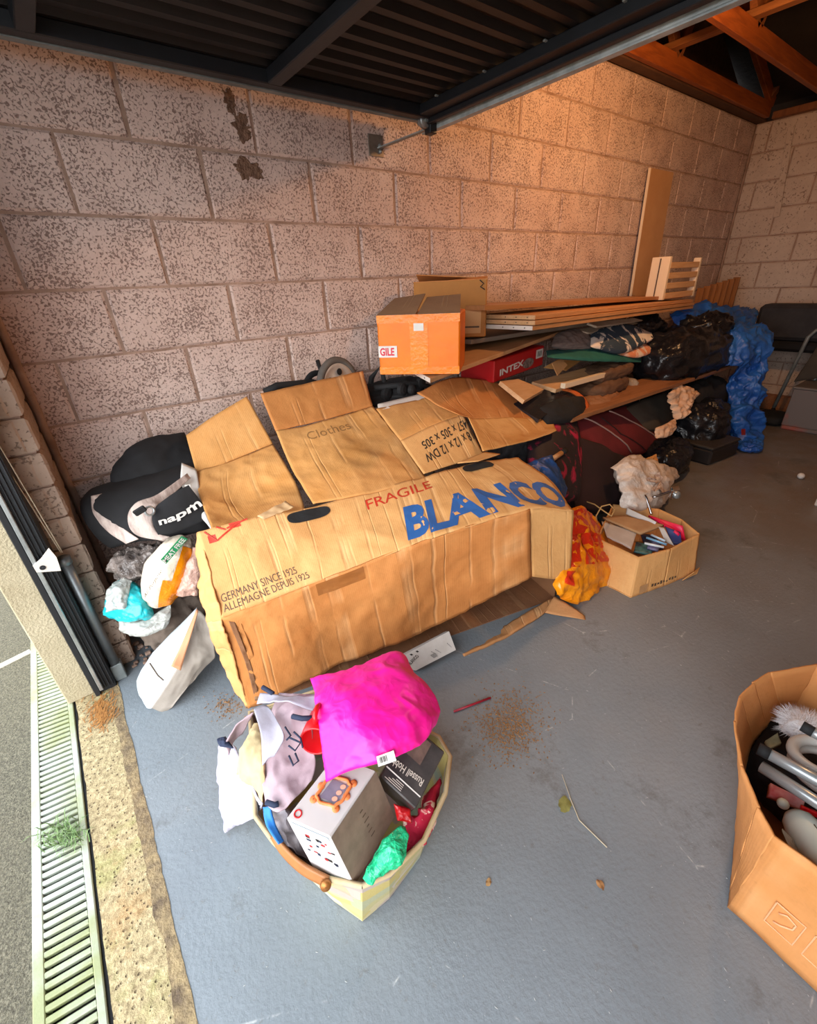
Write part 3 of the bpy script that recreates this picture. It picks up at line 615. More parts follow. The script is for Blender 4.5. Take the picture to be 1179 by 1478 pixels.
# ================================================================ flattened cartons
c1 = thing('flattened_carton', 'leftmost opened tan carton sheet leaning over the pile', 'cardboard', P(340, 700, .5))
S = Surf([[(268, 628, .22), (312, 598, .22), (356, 572, .22)], [(284, 685, .36), (340, 662, .35), (394, 640, .36)]], True, .004, 5, 2); sheet('upper_flap', card3, S, 30, 14, .004, c1)
S = Surf([[(280, 682, .36), (340, 660, .35), (394, 640, .36)], [(288, 715, .50), (340, 696, .46), (413, 672, .50)], [(298, 742, .60), (350, 728, .56), (430, 704, .60)], [(306, 766, .70), (370, 752, .72), (441, 737, .76)]], True, .016, 3.5, 6); sheet('main_panel', card3, S, 40, 40, .004, c1)
S = Surf([[(372, 744, .765), (412, 722, .72)], [(380, 750, .775), (424, 732, .76)]], True, .006, 20, 3); sheet('torn_liner', M('peeled_paper_liner', '#dcb98c', '#cfa877', 10, .8), S, 14, 6, .002, c1, label='pale torn strip of paper liner')
S = Surf([[(262, 668, .34), (283, 676, .37)], [(262, 700, .42), (292, 722, .50)], [(285, 740, .52), (306, 766, .66)]], True, .004, 8, 3); sheet('white_side', m_paper, S, 8, 16, .004, c1, label='white inner side beside the black bag')
c2 = thing('flattened_carton', 'middle opened tan carton with a raised flap, in front of the black wheel', 'cardboard', P(500, 640, .55))
S = Surf([[(376, 568, .30), (450, 551, .29), (524, 535, .30)], [(398, 622, .42), (470, 605, .42), (538, 586, .42)]], True, .004, 7, 3); sheet('raised_flap', card2, S, 40, 14, .004, c2)
S2 = Surf([[(398, 622, .42), (470, 605, .42), (538, 586, .42)], [(419, 672, .55), (498, 655, .60), (578, 635, .58)], [(452, 727, .76), (532, 712, .82), (616, 692, .83)]], True, .010, 5, 4); sheet('main_panel', card3, S2, 40, 40, .004, c2)
S = Surf([[(520, 622, .56), (575, 632, .58)], [(505, 690, .76), (614, 686, .80)]], True, .004, 9, 5); 
lettering('Clothes', S2, (.26, .22), (.68, .20), (.68, .09), (.26, .10), M('faint_pencil', '#9a6d3d', None, rough=.8), c2, .0, .001)
c3 = thing('flattened_carton', 'small opened carton with upside-down size print, right of the middle sheet', 'cardboard', P(620, 630, .65))
S = Surf([[(543, 590, .46), (600, 577, .46), (638, 568, .46)], [(578, 636, .64), (628, 612, .64), (668, 598, .64)]], True, .004, 6, 3); sheet('upper_panel', card3, S, 30, 20, .004, c3)
S3 = Surf([[(578, 636, .64), (628, 612, .64), (668, 598, .64)], [(612, 683, .82), (658, 669, .82), (698, 655, .82)]], True, .003, 6, 3); sheet('printed_panel', card, S3, 30, 16, .004, c3)
lettering('18 x 12 x 12 DW', S3, (.98, .40), (.14, .57), (.14, .78), (.98, .63), m_blk, c3, .012)
lettering('457 x 305 x 305', S3, (.98, .12), (.20, .26), (.20, .46), (.98, .34), m_blk, c3, .012)
c4 = thing('flattened_carton', 'wide curved brown carton flap draped under the chipboard shelf', 'cardboard', P(730, 610, .6))
S = Surf([[(602, 566, .50), (655, 545, .46), (715, 552, .46), (772, 574, .48)], [(632, 584, .60), (668, 578, .59), (735, 582, .60), (790, 594, .62)], [(662, 598, .68), (690, 604, .68), (745, 602, .70), (797, 606, .70)]], True, .004, 5, 3); sheet('upper_panel', card2, S, 50, 30, .004, c4)
S = Surf([[(676, 602, .68), (690, 604, .68), (745, 602, .70), (797, 606, .70)], [(687, 626, .76), (714, 628, .76), (765, 622, .76), (800, 614, .76)], [(697, 651, .84), (725, 645, .84), (768, 634, .84), (803, 621, .83)]], True, .004, 7, 3); sheet('curled_flap', card3, S, 44, 18, .004, c4)
S = Surf([[(660, 668, .86), (700, 652, .84)], [(690, 665, .90), (722, 655, .88)]], True); 
mkc = sheet('carton_flap', card, S, 8, 6, .004); props(mkc, 'small cardboard corner peeking out above the big carton', 'cardboard')
S = Surf([[(545, 583, .43), (600, 570, .43), (648, 558, .43)], [(547, 592, .47), (606, 579, .47), (655, 563, .47)]], True); props(sheet('foam_board', m_white, S, 14, 4, .008), 'thin white board lying on the cartons under the orange box', 'board')

# ================================================================ pushchair behind the cartons
pc = thing('pushchair', 'folded black pushchair with a grey wheel, against the wall', 'pushchair', P(500, 560, .2))
wc = P(489, 556, .17); ax = V(.25, -1, .12)
d = MB(); d.torus(wc, ax, .115, .017, 40, 10); d.build('tyre', M('worn_grey_tyre', '#56514c', '#6a645e', 9, .8, .3, 90, .002), pc, True)
d = MB(); d.lathe(wc, ax, [(.001, .012), (.03, .012), (.035, .004), (.085, .0), (.10, .012), (.104, 0), (.10, -.012), (.03, -.01), (.001, -.012)], 36); wd_ = d.build('wheel_disc', M('dusty_white_rim', '#c9bdb0', '#a4968a', 8, .6), pc, True)
for i in range(5):
    a = 2*math.pi*i/5; axn = ax.normalized(); e1 = axn.orthogonal().normalized(); e2 = axn.cross(e1); c = wc+(e1*math.cos(a)+e2*math.sin(a))*.062+axn*.009
    d = MB(); d.lathe(c, ax, [(.001, 0), (.016, 0), (.016, .002), (.001, .002)], 12); d.build('rim_hole', m_rubber, wd_)
d = MB(); d.torus(P(462, 566, .12), V(.3, -1, .2), .09, .014, 32, 8); d.build('rear_tyre', m_rubber, pc, True)
def pt(nm, path, r, m=m_rubber): d = MB(); d.tube(path, r, 10); d.build(nm, m, pc, True)
pt('frame_tube', [P(382, 566, .16), P(400, 557, .16), P(450, 552, .14), P(480, 560, .12)], .016)
pt('frame_tube', [P(532, 590, .2), P(536, 545, .2), P(550, 528, .22), P(556, 560, .24), P(556, 590, .28)], .014)
pt('frame_tube', [P(540, 560, .3), P(600, 553, .34), P(625, 560, .36)], .013); pt('frame_tube', [P(545, 575, .28), P(600, 570, .36), P(640, 560, .40)], .011)
pt('frame_tube', [P(458, 520, .08), P(466, 545, .12), P(486, 556, .15)], .010)
for (u, v_, dd, r) in ((578, 562, .36, .03), (592, 562, .38, .022), (605, 552, .33, .03), (556, 568, .30, .035)):
    d = MB(); d.lathe(P(u, v_, dd), (.3, -1, 0), [(.001, 0), (r, 0), (r, .02), (r*.5, .026), (.001, .026)], 16); d.build('joint_hub', m_rubber, pc)
puff('folded_fabric', m_fab_blk, Surf([[(528, 555, .20), (580, 545, .22), (610, 545, .24)], [(530, 590, .30), (575, 582, .34), (615, 572, .36)]], True, .01, 12, 3), .03, root=pc)

# ================================================================ boxes on the shelf
def obox(name, label, A, B, h, dep, m, cat='box', bev=.005):
    t = thing(name, label, cat, (A+B)/2); e = B-A; n = V(-e.y, e.x, 0).normalized()
    if n.y < 0: n = -n
    d = MB(); d.frame(A, e, n*dep, V(0, 0, h), bev); d.build('body', m, t)
    return t, Surf([[A-n*.001+V(0, 0, h), B-n*.001+V(0, 0, h)], [A-n*.001, B-n*.001]], False).toward(), e, n
m_otape = M('orange_taped_board', '#ea7a08', '#dc6c04', 5, .4, .35, 30, .003, spec=.3)
A = Z(549, 541, .992); B = Z(663, 540, .992)
t, SA, e, n = obox('taped_box', 'orange cardboard box wrapped in shiny clear tape, on the chipboard shelf', A, B, .222, .27, m_otape)
h = V(0, 0, .223)
m_lid = card_mat('dusty_brown_lid', '#927256', '#7d604a', .6)
for f0, f1, up in ((0, .475, .012), (.50, 1, .004)):
    q = [A+e*f0+h, A+e*f1+h, A+e*(.06+.88*f1)+h+n*.25+V(0, 0, up+.052), A+e*(.06+.88*f0)+h+n*.25+V(0, 0, .05)]; slab('lid_flap', m_lid, q, .005, t, label='dusty grey-brown lid flap')
st_ = patch('sticker', SA, -.0, .50, .235, .695, m_paper, t, label='white sticker with red lettering', off=.0028); SA.toward()
lettering('GILE', SA, (.02, .665), (.20, .665), (.20, .53), (.02, .53), M('crimson_print', '#c71f3a', None, rough=.6), st_, .03, off=.004)
patch('sticker', SA, .45, .14, .57, .26, m_paper, t, off=.0028, label='small torn white sticker')
tape = M('wrinkled_clear_tape', '#ec8316', '#de7410', 16, .28, .8, 60, .003, spec=.35)
for q in ((0, .0, 1, .13), (0, .86, 1, .99), (.40, .13, .62, .86)): patch('tape_strip', SA, *q, tape, t, off=.0012, n=10)
A = V(1.07, -.19, 1.062); B = V(1.315, -.455, 1.062)
t, SB, e, n = obox('cardboard_box', 'brown cardboard box behind the orange box, half-open top', A, B, .262, .20, M('brown_box_board', '#b3762f', '#a2692a', 5, .7, .2, 40, .003))
h = V(0, 0, .262)
slab('lid_flap', card2, [A+h, B+h, B+h+n*.09+V(0, 0, .012), A+h+n*.07+V(0, 0, -.01)], .004, t); slab('lid_flap', card2, [A+h+n*.20, B+h+n*.20, B+h+n*.11+V(0, 0, .0), A+h+n*.11+V(0, 0, .03)], .004, t)
patch('printed_label', SB, .55, .52, .93, .93, M('faint_cream_print', '#c79a66', None, rough=.7), t); patch('printed_bar', SB, .57, .80, .91, .83, m_ink, t, off=.002)
d = MB(); d.tube([SB.at(.90, .02, .004), SB.at(.95, .08, .006), SB.at(.91, .13, .004), SB.at(.97, .18, .004)], .003, 6); d.build('string_tie', m_blk, t)

# ================================================================ shelf boards
def board(name, label, A, B, back_, th, m, cat='board', edge=None, shear=0):
    e = B-A; n = V(-e.y, e.x, 0).normalized()*back_+e.normalized()*shear
    if n.y < 0: n = -n
    if edge:
        t = thing(name, label, cat, A); d = MB(); d.frame(A-V(0, 0, th), e, n, V(0, 0, th), .001); d.build('panel', m, t)
        d = MB(); d.frame(A-V(0, 0, th)-e.normalized()*.002, e.normalized()*.002, n, V(0, 0, th), 0); ee = d.build('end_edge', edge, t, label='sawn end edge with drilled holes')
        for k in (.12, .3, .48):
            c = A-V(0, 0, th*.5)-e.normalized()*.003+n*k; d = MB(); d.lathe(c, -e, [(.001, 0), (.003, 0), (.003, .001), (.001, .001)], 8); d.build('drill_hole', m_blk, ee)
        return t
    d = MB(); d.frame(A-V(0, 0, th), e, n, V(0, 0, th), .0015); return props(d.build(name, m), label, cat)
A = Z(621, 546, .985); B = Z(790, 485, 1.010); B = A+(B-A)*1.5
board('shelf_board', 'wide chipboard shelf under the orange and brown boxes', A, B, .42, .018, wood_mat('chipboard_face', '#c79a6d', '#b08257', 12, .45), edge=m_white, shear=.30)
d = MB(); d.box(1.25, 2.6, -.42, -.06, 1.030, 1.052, .002); props(d.build('grey_board', M('grey_dull_board', '#7f7468', '#6d6359', 5, .6)), 'dull grey board under the brown box, half hidden by the long boards', 'board')
A = P(770, 456, .66); B = P(1003, 432, .47)
for i in range(3):
    board('board', ['topmost', 'middle', 'lowest'][i]+' long pale board of the stack of three', A-V(0, 0, .0225*i)+V([.03, .012, 0][i], [.012, -.004, 0][i], 0), B-V(0, [-.012, .004, 0][i], .0225*i), .36, .0195, m_woodo, edge=m_white if i == 2 else m_wood)['group'] = 'stack of three long boards'
A = P(699, 441, .50); B = P(985, 426, .38)
board('board', 'brown veneered board lying on top of the pale board stack', A+V(0, 0, -.0), B, .33, .022, wood_mat('brown_veneer', '#b57d4c', '#a06a3c', 10, .4))
A = P(700, 470, .42)
q = thing('plank', 'tall tan plank standing upright against the wall', 'plank', (3.68, -.06, 0)); d = MB(); d.frame((3.49, -.085, .0), (.36, 0, 0), (0, .018, 0), (.0, .05, 2.0), .002); d.build('panel', m_mdf, q)
d = MB(); d.frame((3.483, -.086, 0), (.007, 0, 0), (0, .019, 0), (0, .05, 2.0), 0); d.build('edge_strip', m_cream, q, label='cream edge strip')
t = thing('slatted_frame', 'small white and pine slatted frame standing on the board stack', 'frame', (3.4, -.40, 1.13))
zb = 1.128
d = MB(); d.box(3.22, 3.25, -.43, -.30, zb, zb+.28, .003); d.build('side_board', m_cream, t, label='cream side board')
d = MB(); d.box(3.214, 3.22, -.368, -.362, zb+.01, zb+.27, 0); d.build('joint_line', m_ink, t)
for i in range(4): d = MB(); d.box(3.25, 3.72, -.430, -.41, zb+.005+.066*i, zb+.045+.066*i, .003); d.build('slat', m_wood, t)
d = MB(); d.box(3.72, 3.75, -.43, -.38, zb, zb+.27, .003); d.build('end_post', m_cream, t)
t = thing('slat_panel', 'row of brown wooden slats standing beyond the blue tarpaulin', 'slats', (4.5, -.33, 0))
m_sl = wood_mat('brown_slat', '#a56a32', '#7d4c22', 14, .6, 'Z')
for i in range(7): x = 4.10+.125*i; d = MB(); d.bar((x, -.33-.01*(i % 2), 0), (x+.02, -.33, 1.175+.01*i), .055, .02, (1, 0, 0)); d.build('slat', m_sl, t)
d = MB(); d.bar((4.07, -.30, .98), (4.92, -.30, 1.0), .05, .02, (0, 0, 1)); d.build('rail', m_sl, t)

# lower long plank and what holds it up
A = P(826, 604, .75); B = P(1078, 520, .76); board('plank', 'long worn brown plank sloping out over the suitcases', A, B, .26, .024, m_wooddk, 'plank')
# things between the boards
A = P(712, 553, .50); B = P(783, 527, .43)
t, SR, e, n = obox('pool_box', 'red printed box wedged under the chipboard shelf', A, B, .112, .22, M('red_box_print', '#b01217', '#a00f14', 5, .4))
lettering('INTEX', SR, (.10, .78), (.56, .66), (.56, .36), (.10, .48), m_paper, t, .03, off=.002)
bl_ = patch('barcode_label', SR, .82, .12, .97, .55, m_paper, t); 
for i in range(5): patch('barcode_bar', SR, .85+.02*i, .2, .86+.02*i, .46, m_blk, bl_, off=.002, n=1)
v = [SR.at(.66, .62, .002)]+[SR.at(.66+.12*math.cos(k*.5236), .62+.24*math.sin(k*.5236), .002) for k in range(12)]; mk('printed_picture', v, [(0, 1+k, 1+(k+1) % 12) for k in range(12)], M('grey_printed_photo', '#8f7f78', '#4a3a38', 60, .5), t)
def P3(rows): return pts(rows)
props(puff('folded_blanket', M('teal_cloth', '#156a66', '#0f5856', 7, .85, .4, 80, .003), Surf([[(788, 506, .42), (860, 500, .42), (926, 506, .40)], [(790, 516, .60), (862, 521, .60), (925, 523, .54)]], True, .004, 8, 3), .018), 'flat folded teal cloth under the cushions', 'blanket')
props(puff('folded_fabric', M('grey_striped_fabric', '#8a7b76', '#6d605e', 14, .85, .5, 30, .005, stretch=(1, 1, 6)), Surf([[(800, 484, .36), (828, 476, .36), (853, 480, .36)], [(796, 500, .50), (824, 504, .50), (853, 503, .50)]], True, .006, 14, 3), .035), 'grey folded fabric beside the patterned cushion', 'fabric')
m_cu1 = M('navy_white_print', '#2c3f52', '#e3dad2', 5, .8, .3, 160, .001, lo=.50, hi=.53, dist=1)
m_cu2 = M('peach_white_print', '#d98c66', '#e2d6cc', 6, .8, .3, 160, .001, lo=.45, hi=.52, dist=1)
props(puff('cushion', m_cu1, Surf([[(852, 480, .40), (900, 468, .38), (944, 484, .38)], [(853, 500, .54), (898, 510, .55), (943, 488, .50)]], True, .004, 8, 3), .035), 'navy and white patterned cushion on top', 'cushion', 'patterned cushions')
props(puff('cushion', m_cu2, Surf([[(872, 500, .42), (915, 492, .42), (954, 500, .42)], [(884, 508, .52), (920, 516, .55), (953, 502, .50)]], True, .004, 8, 7), .022), 'peach and white patterned cushion underneath', 'cushion', 'patterned cushions')
for i, q in enumerate(([(848, 466, .46), (915, 459, .42), (928, 462, .42), (862, 471, .50)], [(832, 476, .40), (900, 464, .36), (921, 466, .36), (850, 480, .44)])):
    o_, _ = slab('board_offcut', M('grey_white_offcut_%d' % i, '#b5a695', '#a3937f', 9, .6), q, .012); props(o_, ['small pale offcut under the board stack', 'second pale offcut, behind the small one under the stack'][i], 'board')
props(blob('bin_bag', m_bin, P(982, 512, .55), (.48, .24, .20), -.1, 2.7, .045, 5, 3), 'large shiny black bin bag on the long plank', 'bin bag', 'black bin bags')
props(blob('bin_bag', m_bin, P(1012, 478, .52), (.26, .20, .14), .2, 2.4, .05, 7, 9), 'black bin bag bulging on top of the large one', 'bin bag', 'black bin bags')
props(blob('bin_bag', m_bin, P(930, 478, .32), (.22, .12, .12), .0, 2.3, .03, 9, 4), 'small black bag behind the patterned cushions', 'bin bag', 'black bin bags')
tp = thing('blue_tarpaulin', 'crumpled blue tarpaulin hanging from the end of the plank to the floor', 'tarpaulin', (4, -.95, 0))
puff('top_fold', m_tarp, Surf([[(963, 456, .36), (1008, 437, .38), (1047, 443, .42), (1094, 449, .50)], [(985, 468, .46), (1035, 468, .55), (1062, 480, .64), (1089, 472, .70)]], True, .05, 5, 3), .035, root=tp, nu=60, nv=50)
puff('middle_fold', m_tarp, Surf([[(1040, 468, .58), (1068, 466, .64), (1088, 474, .72)], [(1028, 500, .66), (1075, 488, .80), (1113, 486, .90)], [(1032, 526, .74), (1078, 530, .88), (1110, 515, .96)]], True, .07, 4.5, 5), .04, root=tp, nu=60, nv=60)
puff('hanging_fold', m_tarp, Surf([[(1062, 520, .80), (1085, 518, .86), (1108, 512, .95)], [(1052, 565, .82), (1078, 568, .92), (1104, 565, 1.0)], [(1048, 610, .88), (1068, 612, .98), (1098, 602, 1.04)], [(1056, 650, 1.0), (1072, 655, 1.08), (1096, 650, 1.12)]], True, .08, 4.5, 6), .04, root=tp, nu=60, nv=80)
blob('foot_fold', m_tarp, V(3.80, -1.09, .035), (.15, .10, .035), .3, 2.3, .02, 14, 3, 0.001, tp)
patch('red_tag', Surf([[P(1070, 619, 1.11), P(1076, 619, 1.11)], [P(1070, 628, 1.11), P(1076, 628, 1.11)]], False), 0, 0, 1, 1, m_redpl, tp, n=2)
for i, (u, v_, dd, rr, cl, lb) in enumerate(((872, 536, .48, (.26, .12, .05), m_brown, 'uppermost rolled brown cushion beside the plank offcuts'), (866, 556, .50, (.26, .13, .055), m_brown, 'middle rolled brown cushion on the long plank'), (858, 578, .56, (.22, .12, .05), M('tan_cushion_cloth', '#9a6a45', '#865a39', 7, .9, .4, 60, .004), 'lowest tan rolled cushion on the long plank'))):
    props(blob('rolled_cushion', cl, P(u, v_, dd), rr, .1*i, 3, .012, 12, i), lb, 'cushion', 'rolled cushions on the plank')
props(blob('rolled_towel', M('pale_grey_towel', '#9a8a7a', '#8c7c6d', 8, .9, .4, 90, .003), P(906, 562, .52), (.05, .07, .075), .3, 2.6, .01, 12, 2), 'small pale rolled towel between cushions and bin bag', 'towel')
o_, _ = slab('board_offcut', m_wood, [(722, 550, .55), (748, 547, .53), (785, 562, .62), (757, 578, .70)], .022); props(o_, 'short pale plank end beside the brown carton flap', 'board')
o_, _ = slab('board_offcut', m_wood, [(768, 551, .50), (852, 529, .44), (889, 533, .50), (803, 562, .62)], .022); props(o_, 'longer pale plank offcut with a light front edge', 'board')
d = MB(); d.bar(P(812, 557, .62), P(889, 536, .55), .03, .03); props(d.build('timber_batten', m_cream), 'cream timber batten along the longer plank offcut', 'batten')
d = MB(); d.bar(P(856, 532, .42), P(890, 520, .40), .04, .025); props(d.build('timber_batten', m_wooddk), 'short brown batten behind the plank offcuts', 'batten')
o_, _ = slab('flat_panel', M('black_gloss_panel', '#232124', '#2e2a2b', 5, .25), [(740, 583, .60), (785, 562, .58), (823, 572, .62), (778, 606, .74)], .02); props(o_, 'flat black glossy panel below the pale planks', 'panel')
t = thing('racket_bag', 'black padded bag with orange mesh trim under the planks', 'bag', P(815, 590, .7))
puff('body', m_fab_blk, Surf([[(775, 590, .66), (808, 575, .64), (842, 572, .62)], [(790, 612, .74), (820, 610, .74), (846, 600, .70)]], True, .006, 9, 4), .04, root=t)
S = Surf([[(805, 561, .60), (826, 566, .62), (840, 580, .66), (842, 600, .72)], [(818, 560, .60), (836, 567, .62), (849, 582, .66), (848, 600, .72)]], True); sheet('mesh_trim', M('orange_mesh', '#c4511a', '#d97a3a', 90, .7, .5, 200, .002), S, 24, 4, .01, t, label='orange mesh trim')
o_, _ = slab('cardboard_scrap', card3, [(785, 530, .42), (805, 519, .40), (838, 521, .40), (818, 534, .46)], .006); props(o_, 'crumpled cardboard scrap beside the red box', 'cardboard')
o_, _ = slab('folded_card', card_in, [(797, 524, .50), (812, 519, .50), (819, 527, .52), (805, 542, .54)], .006); props(o_, 'pale folded card flap standing beside the red box', 'cardboard')
props(blob('dark_bundle', m_fab_grey, P(745, 640, .62), (.20, .12, .16), .1, 2.5, .03, 7, 5), 'dark fabric bundle hidden behind the carton flaps', 'bundle')
props(blob('dark_bundle', m_fab_blk, P(850, 595, .40), (.55, .18, .10), .0, 2.6, .02, 7, 8), 'black bundle under the long plank', 'bundle')
props(blob('storage_sack', m_fab_blk, V(3.75, -.55, .26), (.42, .26, .26), .0, 3.2, .02, 6, 3, .001), 'tall black sack under the far end of the plank', 'sack')

def onp(S, a, b, th, e=.4, ex=.003):
    a = min(max(a, .01), .99); b = min(max(b, .01), .99); return S.at(a, b)+S.nrm(a, b)*(max(0, 16*a*(1-a)*b*(1-b))**e*th+ex)
def seam(nm, S, q, th, r_, m, t, e=.4, **k):
    path = []
    for (a0, b0), (a1, b1) in zip(q, q[1:]): path += [onp(S, a0+(a1-a0)*i/8, b0+(b1-b0)*i/8, th, e) for i in range(8)]
    path.append(onp(S, *q[-1], th, e)); d = MB(); d.tube(path, r_, 6); return d.build(nm, m, t, True, **k)
# ================================================================ suitcases and bags on the floor
t = thing('maroon_suitcase', 'maroon fabric suitcase lying on the black case', 'suitcase', P(900, 640, .7))
S = Surf([[(812, 612, .66), (852, 598, .62), (904, 586, .58)], [(832, 640, .74), (880, 636, .72), (946, 626, .68)], [(850, 672, .84), (890, 666, .82), (948, 650, .74)]], True, .004, 5, 3)
puff('body', m_maroon, S, .07, root=t)
m_pipe = M('greyish_pink_piping', '#a2827a', None, rough=.6)
for q in (((.28, .03), (.42, .40), (.62, .92)), ((.68, .03), (.80, .35), (.90, .60))): seam('piping', S, q, .07, .005, m_pipe, t)
seam('zip', S, ((.48, .12), (.52, .45), (.78, .92)), .07, .003, m_dkmar, t); seam('carry_handle', S, ((.93, .35), (.97, .55), (.93, .72)), .07, .011, m_rubber, t)
t = thing('suitcase', 'large black soft suitcase standing behind the white carrier bag', 'suitcase', P(860, 700, .9))
puff('body', m_dkmar, Surf([[(822, 628, .74), (858, 640, .76), (898, 655, .78)], [(826, 690, .86), (862, 695, .88), (902, 700, .90)], [(832, 742, .98), (865, 742, 1.0), (896, 738, 1.0)]], True, .004, 5, 3), .07, e=.25, root=t)
S = Surf([[(822, 628, .74), (858, 640, .76), (898, 655, .78)], [(826, 690, .86), (862, 695, .88), (902, 700, .90)], [(832, 742, .98), (865, 742, 1.0), (896, 738, 1.0)]], True, .004, 5, 3)
for q in (((.9, .05), (.92, .5), (.9, .95)), ((.15, .35), (.5, .33), (.85, .38)), ((.15, .35), (.13, .9)), ((.85, .38), (.86, .92))): seam('piping', S, q, .07, .004, m_fab_grey, t, .25)
t = thing('patterned_suitcase', 'black suitcase with a magenta flower print', 'suitcase', P(800, 670, .85))
puff('body', m_pinkpat, Surf([[(758, 628, .70), (798, 612, .70), (832, 606, .68)], [(765, 668, .86), (803, 660, .84), (836, 655, .80)], [(782, 722, 1.02), (812, 725, 1.02), (834, 722, .98)]], True, .004, 5, 3), .06, root=t)
S = Surf([[(758, 628, .70), (798, 612, .70), (832, 606, .68)], [(765, 668, .86), (803, 660, .84), (836, 655, .80)], [(782, 722, 1.02), (812, 725, 1.02), (834, 722, .98)]], True, .004, 5, 3)
for a_, m_ in ((.72, m_fab_blk), (.80, M('magenta_zip_tape', '#8c1f42', None, rough=.7)), (.88, m_fab_blk)): seam('zip', S, ((a_, .04), (a_+.03, .5), (a_, .95)), .06, .006, m_, t)
props(puff('blue_bag', plastic('blue_nylon', '#1b4a86', '#153c70', .45, .5, 14), Surf([[(757, 670, .96), (778, 662, .96), (797, 656, .96)], [(775, 698, 1.04), (796, 694, 1.04), (812, 700, 1.02)], [(792, 722, 1.08), (804, 724, 1.08), (818, 716, 1.06)]], True, .012, 12, 3), .03), 'small blue nylon bag behind the lettered carton', 'bag')
t = thing('wooden_handle', 'pale wooden handle with a black tip sticking out of the blue bag', 'handle', P(800, 662, .94)); d = MB(); d.tube([P(792, 666, .93), P(810, 654, .90)], .013, 12); d.build('stick', m_wood, t, True); d = MB(); d.tube([P(810, 654, .90), P(816, 650, .89)], .014, 12); d.build('tip', m_rubber, t, True)
t = thing('holdall', 'olive-grey holdall with black piping over the maroon suitcase', 'bag', P(930, 600, .65))
S = Surf([[(895, 592, .60), (930, 576, .56), (962, 566, .54)], [(912, 608, .66), (940, 605, .64), (972, 590, .58)], [(928, 626, .72), (950, 624, .70), (968, 612, .66)]], True, .004, 5, 3); puff('body', m_olive, S, .05, root=t)
seam('piping', S, ((.90, .05), (.95, .5), (.93, .93), (.5, .95), (.1, .93)), .05, .007, m_rubber, t)
props(puff('cloth', m_pcream, Surf([[(962, 568, .74), (985, 556, .74), (1009, 568, .76)], [(970, 590, .78), (990, 582, .80), (1001, 580, .80)], [(976, 606, .82), (988, 603, .84), (998, 594, .84)]], True, .03, 11, 3), .025), 'crumpled cream cloth beside the olive holdall', 'cloth', 'crumpled cream cloths')
props(puff('cloth', m_pcream, Surf([[(945, 618, .86), (960, 612, .86), (974, 604, .84)], [(950, 632, .90), (966, 630, .90), (976, 618, .88)]], True, .015, 14, 6), .02), 'crumpled cream cloth hanging below the olive holdall', 'cloth', 'crumpled cream cloths')
props(blob('bin_bag', m_bin, P(1005, 622, .78), (.26, .20, .27), .1, 2.6, .035, 6, 12, .001), 'black bin bag standing on the floor under the plank', 'bin bag', 'black bin bags')
props(blob('bin_bag', m_bin, P(962, 660, .86), (.24, .15, .13), .2, 2.6, .02, 8, 15, .001), 'low dark bag on the floor behind the white carrier bag', 'bin bag', 'black bin bags')
t = thing('briefcase', 'flat black case on the floor beside the tarpaulin', 'case', (3.45, -.95, 0))
A = Z(1022, 673, 0); B = Z(1062, 657, 0); e = B-A; n = V(-e.y, e.x, 0).normalized()
if n.y < 0: n = -n
d = MB(); d.frame(A, e, n*.28, V(0, 0, .12), .015); d.build('body', M('dark_case_vinyl', '#211c1b', '#191515', 5, .5), t); d = MB(); d.frame(A+V(0, 0, .121), e, n*.28, V(0, 0, .02), .008); d.build('lid', M('dusty_case_lid', '#3a3430', '#2d2825', 8, .6), t)
t = thing('carrier_bag', 'white plastic carrier bag with a faded flower print', 'carrier bag', P(930, 700, 1.05))
S = Surf([[(884, 674, .98), (908, 657, .96), (930, 662, .96), (952, 676, 1.0)], [(890, 690, 1.02), (915, 685, 1.05), (945, 684, 1.06), (980, 686, 1.06)], [(897, 712, 1.08), (925, 710, 1.12), (950, 706, 1.12), (966, 700, 1.10)], [(901, 732, 1.12), (922, 738, 1.16), (944, 735, 1.16), (960, 722, 1.12)]], True, .028, 9, 3); puff('body', m_carrier, S, .05, root=t)
v = [S.at(.55, .55, .056)]; n_ = 30
for i in range(n_): a = 2*math.pi*i/n_; r_ = .13*(1+.45*math.cos(5*a)); v.append(S.at(.5+r_*math.cos(a)*.9, .58+r_*math.sin(a), .062))
mk('flower_print', v, [(0, 1+i, 1+(i+1) % n_) for i in range(n_)], M('faded_brown_print', '#9b7d6b', '#c5b0a1', 40, .6, lo=.45, hi=.55), t)
props(puff('paper_bag_scrap', card3, Surf([[(932, 662, .92), (948, 655, .92)], [(940, 678, .96), (954, 674, .96)]], True, .01, 20, 2), .01), 'small brown paper scrap behind the white carrier bag', 'paper')
t = thing('shower_rail', 'chrome cross-shaped tap fitting with a square plate', 'tap', Z(945, 718, .2))
d = MB(); d.tube([Z(907, 729, .19), Z(935, 720, .2), Z(966, 710, .21)], .007, 10); d.build('bar', m_chrome, t, True)
d = MB(); d.tube([Z(930, 714, .23), Z(934, 722, .2), Z(940, 742, .17)], .007, 10); d.build('branch', m_chrome, t, True)
c = Z(965, 711, .215); d = MB(); d.frame(c+V(-.03, -.03, -.03), (.06, -.015, 0), (0.005, .02, 0.02), (-.0, .0, .06), .006); d.build('square_plate', m_chrome, t)
d = MB(); d.lathe(c+V(0, -.04, 0), (-.5, -1, .3), [(.001, .0), (.022, .0), (.02, .012), (.001, .014)], 18); d.build('knob', m_silver, t, True)

